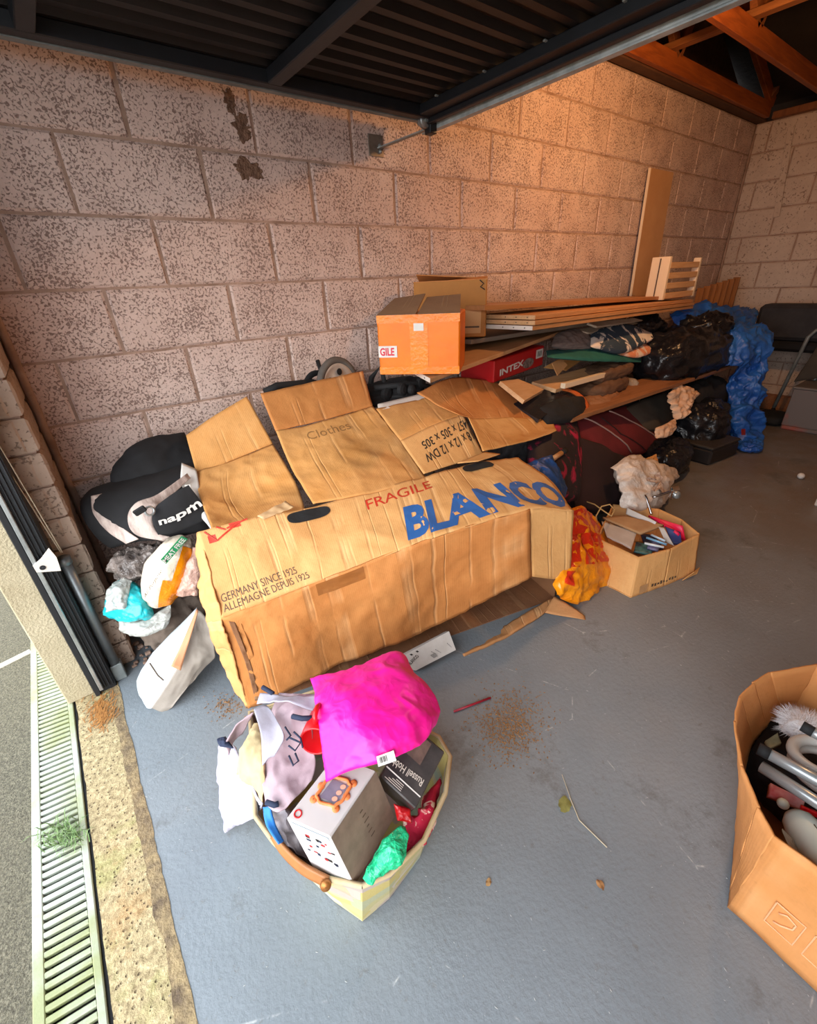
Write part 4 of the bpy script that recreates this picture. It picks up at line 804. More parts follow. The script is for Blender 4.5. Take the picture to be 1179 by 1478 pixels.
# ================================================================ carton of papers
def carton(name, label, rim, base, m, m_in, th=.005, floor_m=None):
    t = thing(name, label, 'box', sum(base, V(0, 0, 0))/len(base)); n = len(rim)
    for i in range(n):
        j = (i+1) % n; a, b_, c, d_ = rim[i], rim[j], base[j], base[i]
        if (a-b_).length < .01: continue
        S = Surf([[a, b_], [d_, c]], True, .003, 8, i); cen = sum(base, V(0, 0, 0))/n
        nn = S.nrm(.5, .5); out = (a+b_)/2-cen; out.z = 0
        S.sg = 1 if nn.dot(out) > 0 else -1; tw = S.toward; S.toward = lambda: S
        sheet('side_panel', m, S, 20, 12, th, t); S.toward = tw
    mk('bottom_panel', [p+V(0, 0, .004) for p in base], [tuple(range(n))], m_in, t)
    return t
hh = .16
rim = [Z(922, 804, hh), Z(968, 792, hh), Z(1010, 770, hh), Z(985, 750, hh), Z(952, 735, hh), Z(884, 728, hh), Z(861, 776, hh)]
base = [Z(910, 863, 0), Z(958, 846, 0), Z(1002, 828, 0)]
off = base[2]-rim[2]; base += [Vector((p.x, p.y, 0))+V(off.x, off.y, 0) for p in rim[3:]]
bxp = carton('paper_carton', 'open cardboard carton of papers and folders beside the orange bag', rim, base, card, card_in)
Sx = Surf([[rim[0], rim[2]], [base[0], base[2]]], False).toward()
lo_ = Surf([[base[0].lerp(rim[0], .26), base[2].lerp(rim[2], .26)], [base[0], base[2]]], False).toward()
sheet('lower_strip', card3, lo_, 10, 3, .004, bxp, label='paler lower edge strip with print'); 
patch('printed_square', lo_, .10, .15, .22, .85, m_paperbr, bxp, off=.006)
lettering('FRUIT SELECTION', lo_, (.26, .75), (.62, .75), (.62, .35), (.26, .35), m_ink, bxp, .02, off=.007) if False else None
for k in range(9): patch('printed_mark', lo_, .28+.045*k, .35+.05*(k % 3), .31+.045*k, .62+.05*(k % 2), m_ink, bxp, off=.0065, n=1)
S = Surf([[Z(1002, 826, .03), Z(1010, 819, .005)], [Z(985, 838, .0+.004), Z(1006, 828, .003)]], False); sheet('bottom_flap', card, S, 3, 3, .003, bxp)
def flat(name, label, cat, m, q, z, th=.004, smooth=True, amp=.004):
    zs = z if isinstance(z, (list, tuple)) else [z]*4
    p4 = [Z(*a, zz) for a, zz in zip(q, zs)]
    return props(sheet(name, m, Surf([[p4[0], p4[0].lerp(p4[1], .5), p4[1]], [p4[3], p4[3].lerp(p4[2], .5), p4[2]]], smooth, amp, 12, 3), 14, 8, th), label, cat)
flat('envelope', 'grey-white paper sheet on the near side of the paper carton', 'paper', m_greyp, [(868, 752), (920, 765), (911, 792), (876, 775)], [.16, .15, .14, .14])
flat('envelope', 'brown kraft envelopes piled across the paper carton', 'paper', m_paperbr, [(870, 746), (900, 744), (958, 757), (925, 770)], [.175, .18, .18, .16], .012)
flat('envelope', 'pale sheet standing up at the back of the paper carton', 'paper', m_paper, [(905, 733), (947, 753), (944, 759), (903, 742)], [.20, .19, .17, .17])
flat('envelope', 'grey folded leaflet leaning beside the blue folder', 'paper', m_greyp, [(950, 760), (958, 762), (973, 788), (960, 782)], [.18, .18, .13, .13])
flat('pink_folder', 'bright pink folder in the paper carton', 'folder', M('hot_pink_card', '#e8134e', '#d80f46', 5, .45), [(936, 743), (985, 759), (990, 780), (980, 769)], [.19, .18, .12, .165], .012)
flat('blue_folder', 'dark blue folder standing against the pink folder', 'folder', M('navy_card', '#23306e', '#1d2860', 5, .5), [(960, 760), (982, 768), (984, 786), (970, 786)], [.175, .165, .12, .11], .01)
for i, (q, c, lb) in enumerate((([(925, 770), (945, 773), (958, 790), (935, 796)], '#23365c', 'dark blue printed packet low in the paper carton'), ([(918, 782), (945, 786), (940, 800), (915, 795)], '#4f8a86', 'teal printed packet at the front of the paper carton'), ([(938, 780), (955, 784), (950, 794), (934, 790)], '#8a86b0', 'small lilac label packet in the paper carton'))):
    flat('packet', lb, 'packet', M('packet_print_%d' % i, c, '#1b2438', 30, .4), q, .11+.012*i, .012)
for i, (a, b_, c, lb) in enumerate((((933, 776), (962, 786), '#7fb3d6', 'light blue pen in the paper carton'), ((940, 772), (960, 781), '#c3d8e8', 'clear pen beside the light blue pen'), ((930, 784), (958, 790), '#e4eef2', 'white marker below the light blue pen'))):
    d = MB(); d.tube([Z(*a, .145), Z(*b_, .145)], .006, 8); props(d.build('pen', M('pen_%d' % i, c, None, rough=.25), smooth=True), lb, 'pen', 'pens in the paper carton')
d = MB(); d.tube([Z(u, v_, z) for u, v_, z in ((840, 732, .2), (846, 724, .22), (858, 728, .23), (872, 738, .23), (882, 745, .22), (887, 736, .23), (880, 728, .24), (868, 731, .24), (860, 745, .2), (862, 756, .17))], .0035, 8); props(d.build('twisted_cord', M('straw_coloured_cord', '#c2a26b', None, rough=.7), smooth=True), 'looped straw-coloured cord above the paper carton', 'cord')

# ================================================================ orange and yellow plastic bag
t = thing('plastic_bag', 'crumpled yellow-orange plastic bag with red print, between the cartons', 'plastic bag', Z(850, 860, 0))
S = Surf([[(822, 735, 1.10), (840, 731, 1.06), (856, 748, 1.06), (862, 760, 1.08)], [(815, 780, 1.20), (840, 775, 1.20), (868, 785, 1.18), (893, 800, 1.20)], [(808, 825, 1.27), (838, 825, 1.29), (872, 822, 1.28), (903, 815, 1.26)], [(803, 858, 1.29), (830, 872, 1.31), (862, 858, 1.31), (898, 838, 1.29)]], True, .022, 10, 3); puff('body', m_orbag, S, .022, root=t, nu=44, nv=44)
for (a0, b0, a1, b1) in ((.08, .04, .60, .30), (.08, .30, .26, .62), (.32, .30, .44, .60), (.46, .28, .60, .42), (.50, .46, .74, .58), (.08, .66, .20, .80)):
    v = []; 
    for j in range(7):
        for i in range(7):
            a, b_ = a0+(a1-a0)*i/6, b0+(b1-b0)*j/6; pr = max(0, 16*a*(1-a)*b_*(1-b_))**.4; v.append(S.at(a, b_)+S.nrm(a, b_)*(pr*.022+.002))
    mk('red_print', v, [(j*7+i, j*7+i+1, j*7+i+8, j*7+i+7) for j in range(6) for i in range(6)], m_redp, t, True)

# ================================================================ left corner heap
props(puff('black_garment', m_fab_blk, Surf([[(166, 670, .12), (208, 636, .10), (266, 622, .10)], [(160, 695, .16), (215, 672, .18), (282, 655, .18)], [(170, 715, .20), (225, 695, .22), (288, 675, .24)]], True, .010, 7, 3), .05), 'black fabric bundle against the wall above the cool bag', 'fabric')
t = thing('cool_bag', 'black bag with grimy pale bands and white lettering by the pillar', 'bag', P(200, 730, .3))
S = Surf([[(128, 716, .14), (160, 700, .15), (215, 688, .18), (286, 668, .24)], [(118, 735, .22), (155, 728, .26), (212, 715, .32), (288, 692, .38)], [(135, 765, .28), (172, 760, .34), (222, 748, .42), (300, 735, .50)], [(160, 792, .32), (198, 782, .40), (245, 778, .46), (300, 765, .52)]], True, .006, 6, 3)
puff('body', m_fab_blk, S, .045, root=t, e=.3)
def band(nm, rows, m, off=0, **k): return sheet(nm, m, Surf(rows, True, .002, 20, 3), 10, 40, .003, t, **k)
band('pale_band', [[(131, 716, .26), (147, 712, .26)], [(135, 742, .31), (153, 736, .32)], [(155, 767, .37), (172, 758, .39)], [(181, 785, .43), (200, 778, .45)]], m_refl, label='grimy pale band')
band('white_panel', [[(270, 683, .42), (275, 690, .43)], [(228, 713, .46), (240, 722, .47)], [(196, 726, .47), (226, 730, .50)], [(184, 748, .49), (220, 752, .52)], [(196, 772, .51), (228, 770, .53)], [(236, 781, .54), (246, 775, .54)]], m_refl, label='curved pale panel')
SP = Surf([[(228, 728, .52), (250, 712, .52), (272, 700, .52)], [(219, 748, .54), (255, 745, .55), (296, 732, .55)], [(228, 772, .56), (256, 768, .57), (302, 748, .57)]], True, .002, 8, 2); pk_ = puff('black_pocket', m_fab_blk, SP, .006, root=t, e=.5)
lettering('napm', SP, (.14, .78), (.98, .50), (.96, .30), (.12, .58), m_paper, pk_, .03, off=.012)
c = P(211, 739, .55); d = MB(); d.torus(c+V(.01, 0, 0), (0.3, -1, .3), .014, .004, 20, 6); d.build('toggle_ring', m_silver, t, True); d = MB(); d.frame(c+V(-.03, -.01, .0), (.035, 0, .012), (0, -.01, 0), (-.008, 0, .02), .003); d.build('toggle_clip', m_rubber, t)
S_ = Surf([[(262, 775, .5), (285, 752, .50), (304, 765, .55)], [(275, 790, .52), (290, 780, .55), (306, 772, .58)]], True)
o_, _ = slab('card_triangle', m_paper, [(266, 700, .46), (275, 699, .47), (276, 730, .55), (274, 731, .55)], .003, t, label='white torn label edge')
props(puff('crumpled_bag', m_smoke, Surf([[(165, 800, .34), (200, 790, .36), (240, 782, .40)], [(158, 822, .38), (190, 815, .42), (232, 808, .46)], [(165, 845, .40), (195, 840, .44), (215, 830, .46)]], True, .03, 16, 3), .03), 'dark crinkled see-through bag below the cool bag', 'plastic bag')
t = thing('food_bag', 'shiny white and orange food bag with a green label', 'plastic bag', P(240, 830, .5))
S = Surf([[(242, 776, .50), (262, 772, .52), (279, 780, .52)], [(212, 812, .48), (245, 812, .54), (277, 815, .54)], [(205, 845, .50), (232, 850, .54), (266, 848, .54)], [(208, 868, .50), (228, 876, .53), (250, 866, .52)]], True, .010, 12, 3)
puff('body', plastic('white_glossy_film', '#d9cdb9', '#cabfae', .25, .6, 14), S, .03, root=t)
def onpuff(nm, S, a0, b0, a1, b1, m, t, th, n=10, k_=.4, ex=.002, skew=0):
    v = []
    for j in range(n+1):
        for i in range(n+1):
            a, b_ = a0+(a1-a0)*i/n+skew*j/n, b0+(b1-b0)*j/n; a = min(max(a, .01), .99); pr = max(0, 16*a*(1-a)*b_*(1-b_))**k_; v.append(S.at(a, b_)+S.nrm(a, b_)*(pr*th+ex))
    return mk(nm, v, [(j*(n+1)+i, j*(n+1)+i+1, (j+1)*(n+1)+i+1, (j+1)*(n+1)+i) for j in range(n) for i in range(n)], m, t, True)
m_or = plastic('orange_film', '#f0960f', '#e98509', .25, .6, 14)
onpuff('orange_area', S, .62, .12, .99, .55, m_or, t, .03); onpuff('orange_area', S, .50, .50, .96, .95, m_or, t, .03)
SGL = Surf([[P(262, 774, .60), P(271, 778, .60)], [P(232, 808, .60), P(240, 814, .60)]], False).toward(); gl_ = sheet('green_label', M('green_label_print', '#1c8a55', None, rough=.4), SGL, 3, 8, .002, t)
lettering('MEAT FREE', SGL, (.85, .98), (.85, .04), (.15, .04), (.15, .98), m_paper, gl_, .02, off=.002)
SG2 = Surf([[P(216, 822, .60), P(236, 822, .60)], [P(205, 868, .60), P(225, 868, .60)]], False).toward(); lettering('All Purpose', SG2, (.2, .95), (.95, .1), (.75, -.05), (.0, .80), m_ink, t, .0, off=.001)
props(puff('teal_bag', m_teal, Surf([[(163, 840, .40), (190, 838, .44), (212, 858, .50)], [(150, 868, .42), (186, 872, .50), (222, 888, .54)], [(156, 893, .44), (186, 898, .52), (208, 893, .54)]], True, .018, 13, 3), .03), 'shiny teal plastic bag low in the left corner', 'plastic bag')
props(puff('film_wrap', m_clear, Surf([[(163, 838, .45), (176, 832, .46), (190, 838, .48)], [(150, 862, .47), (168, 858, .50), (184, 866, .52)], [(152, 884, .49), (168, 880, .52), (182, 880, .54)]], True, .015, 15, 8), .012), 'cloudy film wrapped over the left of the teal bag', 'plastic film')
props(puff('film_wrap', m_clear, Surf([[(168, 896, .46), (205, 895, .52), (246, 872, .54)], [(178, 912, .48), (210, 910, .54), (246, 890, .56)], [(186, 918, .50), (212, 918, .56), (236, 902, .58)]], True, .015, 13, 5), .02), 'cloudy see-through bag under the teal bag', 'plastic film')
props(blob('stuffed_sack', M('grey_brown_sack_cloth', '#6e6156', '#5c5047', 7, .9, .5, 60, .004), P(248, 885, .40), (.13, .12, .12), .3, 2.6, .025, 9, 3, .001), 'grey-brown stuffed sack beneath the food bag', 'sack')
props(puff('film_wrap', plastic('pinkish_film', '#c7a08f', '#a8877a', .3, .8, 18), Surf([[(278, 790, .54), (286, 790, .56)], [(264, 835, .56), (286, 835, .60)], [(252, 860, .56), (283, 862, .60)]], True, .015, 14, 5), .015), 'pinkish crumpled film beside the big carton', 'plastic film')
t = thing('paper_bag', 'white paper bag lying open on the floor left of the big carton', 'paper bag', Z(235, 1000, 0))
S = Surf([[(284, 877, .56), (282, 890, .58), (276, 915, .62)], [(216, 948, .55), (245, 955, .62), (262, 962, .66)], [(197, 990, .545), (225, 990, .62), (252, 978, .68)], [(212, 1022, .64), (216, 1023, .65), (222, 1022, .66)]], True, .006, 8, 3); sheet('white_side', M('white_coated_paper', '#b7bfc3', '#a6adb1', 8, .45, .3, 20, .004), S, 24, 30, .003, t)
S = Surf([[(284, 880, .58), (292, 885, .60), (302, 905, .64)], [(274, 918, .64), (290, 930, .66), (310, 940, .68)], [(256, 965, .68), (285, 960, .69), (305, 955, .68)], [(218, 1024, .675), (240, 1027, .694), (262, 1000, .70)]], True, .007, 9, 5); sheet('shaded_side', M('shade_grey_paper', '#9d9489', '#8c8379', 8, .6, .3, 20, .004), S, 24, 30, .003, t)  # this side's shade is put into a greyer paper colour
S = Surf([[(284, 878, .60), (286, 882, .61)], [(264, 925, .66), (274, 922, .67)], [(247, 962, .695), (261, 968, .70)]], True); sheet('inner_strip', M('pale_orange_lining', '#d49a73', '#c58a63', 8, .7), S, 4, 16, .003, t, label='orange-brown lining showing at the fold')
d = MB(); d.tube([P(216, 957, .60), P(228, 975, .63), P(236, 982, .65)], .0025, 6); d.build('fold_slit', m_ink, t)
S = Surf([[Z(236, 908, .06), Z(270, 925, .10)], [Z(198, 912, .02), Z(240, 955, .02)]], True, .004, 8, 3); props(sheet('folded_card', card_in, S, 8, 8, .004), 'brown card flap under the clear film by the pillar', 'cardboard')
# rubble crumbs by the pillar foot
v = MB()
for i in range(26):
    u, w_ = random.uniform(188, 222), random.uniform(925, 962); c = Z(u, w_, .004); r_ = random.uniform(.003, .011); v.frame(c-V(r_, r_, .003), (2*r_, random.uniform(-r_, r_)*.4, 0), (0, 1.6*r_, 0), (0, 0, r_*1.3), r_*.3)
props(v.build('mortar_crumbs', m_mortar), 'crumbs of mortar at the foot of the pillar', 'rubble', kind='stuff')

# ================================================================ storage basket with its load
zb = .25
rimp = [(523, 1279), (562, 1262), (612, 1213), (643, 1145), (650, 1092), (634, 1064)]
rimw = [Z(u, v_, zb) for u, v_ in rimp]; BR = V(-.10, -1.19, zb); BL = V(-.33, -1.12, zb); rimw += [BR, BL, Z(368, 1178, zb), Z(395, 1215, zb-.02), Z(430, 1248, zb-.02), Z(470, 1268, zb)]
bsc = V(-.24, -1.42, 0)
basew = []
for p in rimw: q = bsc+(Vector((p.x, p.y, 0))-bsc)*.86; basew.append(V(q.x, q.y, .002))
for k_, (u, v_) in {0: (523, 1330), 1: (562, 1297), 2: (606, 1238), 3: (632, 1175), 8: (392, 1202), 9: (408, 1226), 10: (440, 1262), 11: (482, 1301)}.items(): basew[k_] = Z(u, v_, .002)
m, t_, b0 = newmat('woven_check_fabric'); vec = coords(t_, 'Object', (1, 1, 1)); vo = nd(t_, 'ShaderNodeTexVoronoi'); vo.inputs['Scale'].default_value = 13; vo.distance = 'CHEBYCHEV'; t_.links.new(coords(t_, 'Object', (1, 1.0, 1.6)), vo.inputs['Vector']); sxx = nd(t_, 'ShaderNodeSeparateColor'); t_.links.new(vo.outputs['Color'], sxx.inputs[0])
t_.links.new(ramp(t_, sxx.outputs[0], (.15, '#b5ab86'), (.32, '#94847f'), (.5, '#bab2a4'), (.68, '#8ea096'), (.85, '#b3a566')), b0.inputs['Base Color']); b0.inputs['Roughness'].default_value = .85; bump(t_, b0, ntex(t_, vec, 160, 3), .3, .002); m_bask = m
bk = thing('storage_basket', 'soft pastel-checked storage basket full of odds and ends, on the open floor', 'basket', bsc)
n = len(rimw)
for i in range(n):
    j = (i+1) % n
    S = Surf([[rimw[i], rimw[j]], [basew[i], basew[j]]], False); cen = bsc; out = (rimw[i]+rimw[j])/2-cen; out.z = 0; S.sg = 1 if S.nrm(.5, .5).dot(out) > 0 else -1; S.toward = lambda: None; sheet('side_panel', m_bask, S, 4, 6, .006, bk)
mk('base_panel', [p+V(0, 0, .003) for p in basew], [tuple(range(n))], m_bask, bk)
d = MB(); d.tube(rimw+[rimw[0]], .0055, 8, False); d.build('rim_binding', M('cream_binding', '#c2ae8a', '#b19b74', 10, .8), bk, True)
cen_h = [(392, 1205, .27), (402, 1228, .27), (425, 1250, .265), (450, 1268, .26), (472, 1278, .25)]
S = Surf([[Z(396, 1200, .265), Z(412, 1226, .275), Z(440, 1250, .275), Z(474, 1268, .26)], [Z(390, 1210, .25), Z(406, 1235, .255), Z(434, 1262, .255), Z(470, 1282, .24)]], True); hd_ = sheet('handle', M('tan_leather', '#a9703f', '#975f31', 14, .5), S, 24, 4, .007, bk, label='tan leather handle')
d = MB(); d.lathe(Z(470, 1277, .252), V(-.4, -1, .5), [(.001, 0), (.012, 0), (.010, .006), (.001, .007)], 14); d.build('rivet', M('brass_rivet', '#a36a35', None, rough=.4, metal=.6), hd_, True)
S = Surf([[Z(378, 1165, .285), Z(384, 1190, .285), Z(402, 1218, .28)], [Z(388, 1165, .30), Z(398, 1190, .28), Z(410, 1212, .275)]], True, .004, 12, 3); props(sheet('blue_strap', M('sky_blue_webbing', '#2f83d6', '#2a74c2', 9, .7), S, 16, 4, .004), 'bright blue strap over the left rim of the basket', 'strap')
props(puff('grey_pouch', M('grey_satin', '#5a565c', '#8d8589', 9, .4, .4, 40, .003), Surf([[Z(388, 1172, .27), Z(402, 1165, .29), Z(412, 1185, .28)], [Z(400, 1210, .22), Z(425, 1215, .22), Z(450, 1235, .20)], [Z(425, 1245, .2), Z(460, 1255, .18), Z(500, 1268, .18)]], True, .012, 14, 3), .015), 'shiny grey pouch tucked along the left side of the basket', 'pouch')
# boxed mug
N0, F0, Lc, D0 = Z(476, 1209, .385), Z(542, 1111, .385), Z(412, 1181, .40), Z(511, 1279, .235)
t = thing('gift_box', 'white gift box with an orange ornate picture frame print, in the basket', 'box', (N0+F0)/2-V(0, 0, .1))
eF, eL, eD = F0-N0, Lc-N0, D0-N0
d = MB(); d.frame(N0, eF, eL, eD, .003); d.build('body', M('white_carton_board', '#c9c5c3', '#bfbab8', 6, .5), t)
SGm = Surf([[Lc, Lc+eF], [N0, N0+eF]], False).toward(); SB_ = Surf([[N0, F0], [D0, D0+eF]], False).toward(); SLf = Surf([[Lc, N0], [Lc+eD, D0]], False).toward()
patch('side_print', SB_, 0.01, 0.01, .99, .99, m_grycard, t, off=.0015, label='speckled brown side')
for k_ in range(6): patch('print_mark', SB_, .50+.01*(k_ % 2), .22+.10*k_, .56+.02*(k_ % 3), .24+.10*k_, m_ink, t, off=.002, n=1)
def loop(S, ca, cb, ra, rb, n=40, wob=.0, k=4): return [S.at(ca+ra*math.copysign(abs(math.cos(2*math.pi*i/n))**.6, math.cos(2*math.pi*i/n))*(1+wob*math.sin(k*2*math.pi*i/n*2)), cb+rb*math.copysign(abs(math.sin(2*math.pi*i/n))**.6, math.sin(2*math.pi*i/n))*(1+wob*math.sin(k*2*math.pi*i/n*2)), .0025) for i in range(n+1)]
m_orf = M('orange_frame_print', '#e88a50', '#d66f35', 40, .6)
patch('printed_picture', SGm, .38, .32, .66, .70, M('purple_grey_print', '#6d6378', '#857a8a', 30, .6), t, off=.002, label='grey printed picture')
for k_ in range(3):
    a, b_ = .43+.09*k_, .62; v = [SGm.at(a, b_, .003)]+[SGm.at(a+.035*math.cos(q*.6283), b_+.06*math.sin(q*.6283), .003) for q in range(10)]; mk('printed_cup', v, [(0, 1+q, 1+(q+1) % 10) for q in range(10)], M('peach_print_%d' % k_, '#e5a68c', None, rough=.6), t)
d = MB(); d.tube(loop(SGm, .52, .50, .19, .27, wob=.05, k=4), .0035, 6, False); d.build('frame_print', m_orf, t, True, label='orange ornate frame print')
for ca, cb in ((.33, .24), (.71, .24), (.33, .76), (.71, .76), (.52, .20), (.52, .80)):
    d = MB(); d.lathe(SGm.at(ca, cb, .001), SGm.nrm(ca, cb), [(.001, .002), (.007, .002), (.008, 0)], 12); d.build('frame_scroll', m_orf, t, True)
d = MB(); c = SGm.at(.10, .16, .001); d.torus(c, SGm.nrm(.1, .1), .007, .0015, 18, 5); d.build('red_stamp', m_redpl, t, True)
patch('print_block', SLf, .1, .02, .95, .1, M('blue_grey_print', '#a8b6c4', None, rough=.6), t)
rr = random.Random(3)
for k_ in range(22): a, b_ = rr.uniform(.12, .85), rr.uniform(.16, .62); patch('print_mark', SLf, a, b_, a+rr.uniform(.04, .10), b_+rr.uniform(.02, .05), [m_redpl, m_blk, m_navy][k_ % 3], t, n=1)
# black appliance box
N1, F1, L1_, = Z(600, 1168, .30), Z(642, 1085, .33), Z(548, 1120, .34)
t = thing('appliance_box', 'black appliance box with white lettering in the right of the basket', 'box', (N1+F1)/2-V(0, 0, .1))
eF, eL = F1-N1, L1_-N1; eD = eF.cross(eL).normalized()*.10; eD = -eD if eD.z > 0 else eD
d = MB(); d.frame(N1, eF, eL, eD, .003); d.build('body', M('black_printed_board', '#2a2728', '#4a4543', 10, .35), t)
SA1 = Surf([[N1, N1+eL], [F1, F1+eL]], False).toward()
lettering('Russell Hobbs', SA1, (.12, .42), (.98, .36), (.98, .24), (.12, .30), M('silver_print', '#b9b0a6', None, rough=.4), t, .01, off=.002)
patch('printed_panel', SA1, .35, .55, .92, .95, M('brownish_photo_print', '#6d5850', '#3a302d', 20, .4), t, off=.0015)
patch('printed_line', SA1, .03, .17, .98, .19, m_paper, t, off=.0015)
for k_ in range(4): patch('printed_line', SA1, .45, .04+.03*k_, .9-.08*k_, .05+.03*k_, m_greyp, t, off=.0015, n=2)
props(puff('patterned_fabric', M('red_and_white_print', '#b80f38', '#e7c9b9', 16, .8, .4, 90, .002, lo=.50, hi=.54, dist=1), Surf([[Z(580, 1180, .22), Z(612, 1172, .25), Z(634, 1120, .22)], [Z(584, 1215, .17), Z(606, 1200, .19), Z(630, 1150, .19)], [Z(566, 1240, .16), Z(592, 1216, .17), Z(622, 1168, .17)]], True, .012, 14, 3), .02), 'red and white patterned fabric at the right of the basket', 'fabric')
props(puff('red_ribbon', m_redpl, Surf([[Z(568, 1160, .28), Z(592, 1168, .27)], [Z(574, 1185, .26), Z(594, 1188, .25)]], True, .008, 20, 3), .012), 'glossy red ribbon bow below the black box', 'ribbon')
props(puff('green_film', m_greenp, Surf([[Z(578, 1190, .30), Z(586, 1192, .30), Z(590, 1212, .29)], [Z(545, 1222, .30), Z(565, 1228, .31), Z(586, 1238, .29)], [Z(523, 1268, .27), Z(534, 1277, .27), Z(560, 1258, .27)]], True, .007, 26, 3), .008), 'shiny crumpled green film at the front of the basket', 'film')
t = thing('pink_bag', 'bright pink plastic mailing bag lying on top of the basket', 'bag', Z(540, 1040, .45))
S = Surf([[Z(448, 978, .42), Z(510, 965, .44), Z(572, 942, .42), Z(594, 972, .40)], [Z(455, 1020, .44), Z(515, 1010, .48), Z(575, 995, .47), Z(622, 1000, .42)], [Z(463, 1065, .44), Z(530, 1058, .48), Z(590, 1045, .46), Z(634, 1030, .40)], [Z(471, 1127, .41), Z(535, 1105, .44), Z(582, 1090, .43), Z(618, 1062, .40)]], True, .007, 9, 3, edge=.006)
puff('body', m_pink, S, .014, root=t, nu=70, nv=70, e=.22)
v = [Z(543, 1092, .468), Z(568, 1083, .468), Z(572, 1098, .458), Z(546, 1107, .458)]; SPk = Surf([[v[0], v[1]], [v[3], v[2]]], False).toward(); bl_ = sheet('barcode_label', m_paper, SPk, 3, 3, .001, t)
for i in range(8): patch('barcode_bar', SPk, .12+.055*i, .2, .12+.055*i+(.03 if i % 3 else .015), .75, m_blk, bl_, n=1)
t = thing('red_mug', 'glossy red mug with a handle in the basket under the pink bag', 'mug', Z(452, 1070, .33))
c = Z(455, 1070, .415); ax = V(-.65, -.75, .25).normalized()
d = MB(); d.lathe(c, -ax, [(.001, .085), (.030, .085), (.034, .08), (.036, .0), (.033, -.002), (.031, .0), (.029, .075), (.001, .078)], 28); d.build('cup', m_redpl, t, True)
e1 = ax.cross(V(0, 0, 1)).normalized(); up = e1.cross(ax); d = MB(); d.tube([c-ax*.015+up*.034, c-ax*.012+up*.055, c-ax*.035+up*.062, c-ax*.06+up*.05, c-ax*.065+up*.034], .006, 10); d.build('handle', m_redpl, t, True)
# white cotton shopping bag sprawled over the left rim
t = thing('shopping_bag', 'white cotton shopping bag with navy handles sprawled over the left of the basket', 'bag', Z(370, 1080, .2))
S = Surf([[Z(402, 1000, .40), Z(440, 1000, .42), Z(468, 1000, .41)], [Z(380, 1035, .36), Z(415, 1030, .40), Z(450, 1040, .40)], [Z(376, 1090, .34), Z(412, 1095, .36), Z(455, 1100, .36)], [Z(378, 1160, .32), Z(405, 1170, .34), Z(450, 1125, .35)]], True, .014, 9, 3); sheet('right_side', m_wbag_in, S, 36, 40, .003, t)
S = Surf([[Z(372, 1020, .38), Z(385, 1022, .39)], [Z(395, 1055, .40), Z(409, 1055, .41)], [Z(385, 1105, .38), Z(398, 1080, .40)], [Z(376, 1140, .35), Z(388, 1130, .37)]], True, .006, 10, 4)
S = Surf([[Z(366, 1024, .40), Z(384, 1018, .40), Z(398, 1036, .41)], [Z(376, 1060, .41), Z(395, 1058, .41), Z(409, 1062, .42)], [Z(378, 1105, .38), Z(386, 1095, .39), Z(396, 1092, .39)]], True, .004, 10, 6); sheet('hem_band', m_wbag, S, 14, 20, .003, t, label='white hem folded over')
S = Surf([[Z(375, 1000, .40), Z(418, 1004, .42), Z(462, 1004, .42)], [Z(370, 1016, .39), Z(412, 1012, .43), Z(455, 1026, .42)]], True, .006, 10, 7); sheet('upper_hem', m_wbag, S, 24, 6, .003, t)
S = Surf([[Z(366, 1028, .36), Z(345, 1045, .34), Z(326, 1075, .30)], [Z(350, 1060, .28), Z(338, 1070, .26), Z(330, 1090, .24)]], True, .006, 10, 8); sheet('rear_side', m_wbag_in, S, 14, 8, .003, t)
S = Surf([[Z(316, 1076, .22), Z(335, 1075, .24), Z(350, 1100, .24)], [Z(313, 1115, .16), Z(334, 1118, .20), Z(372, 1150, .27)], [Z(318, 1165, .06), Z(345, 1160, .12), Z(380, 1162, .26)], [Z(323, 1204, .012), Z(345, 1192, .04), Z(370, 1178, .20)]], True, .012, 10, 9); sheet('hanging_side', m_wbag, S, 26, 36, .003, t)
S = Surf([[Z(318, 1120, .19), Z(340, 1112, .22)], [Z(345, 1138, .23), Z(360, 1142, .26)]], True)
puff('handle_knot', m_navy, Surf([[Z(313, 1067, .29), Z(326, 1063, .30)], [Z(318, 1078, .29), Z(336, 1080, .30)]], True, .006, 24, 3), .010, root=t)
for q in (((379, 992, .41), (386, 996, .41), (394, 1001, .41)), ((422, 1034, .43), (436, 1037, .435), (456, 1036, .43)), ((384, 1158, .345), (396, 1162, .345), (402, 1160, .345))):
    d = MB(); pth = [Z(*a) for a in q]; d.tube(pth, .006, 8); d.build('handle_end', m_navy, t, True)
SQ = Surf([[Z(408, 1045, .44), Z(440, 1055, .44)], [Z(410, 1120, .43), Z(440, 1120, .43)]], False).toward()
for q in (((.1, .05), (.35, .2), (.15, .32)), ((.3, .25), (.8, .3), (.55, .5), (.25, .42)), ((.25, .62), (.45, .8), (.7, .7), (.55, .55)), ((.5, .1), (.8, .2), (.9, .4))):
    d = MB(); d.tube([SQ.at(a, b_, .0) for a, b_ in q], .0022, 5); d.build('ink_drawing', m_navy, t, True)
props(puff('cream_cloth', m_creamf, Surf([[Z(368, 1044, .34), Z(374, 1046, .35), Z(382, 1070, .35)], [Z(344, 1090, .30), Z(360, 1090, .34), Z(380, 1105, .35)], [Z(340, 1118, .26), Z(356, 1130, .29), Z(378, 1158, .30)]], True, .012, 11, 3), .014), 'cream satin cloth spilling out of the white shopping bag', 'cloth')

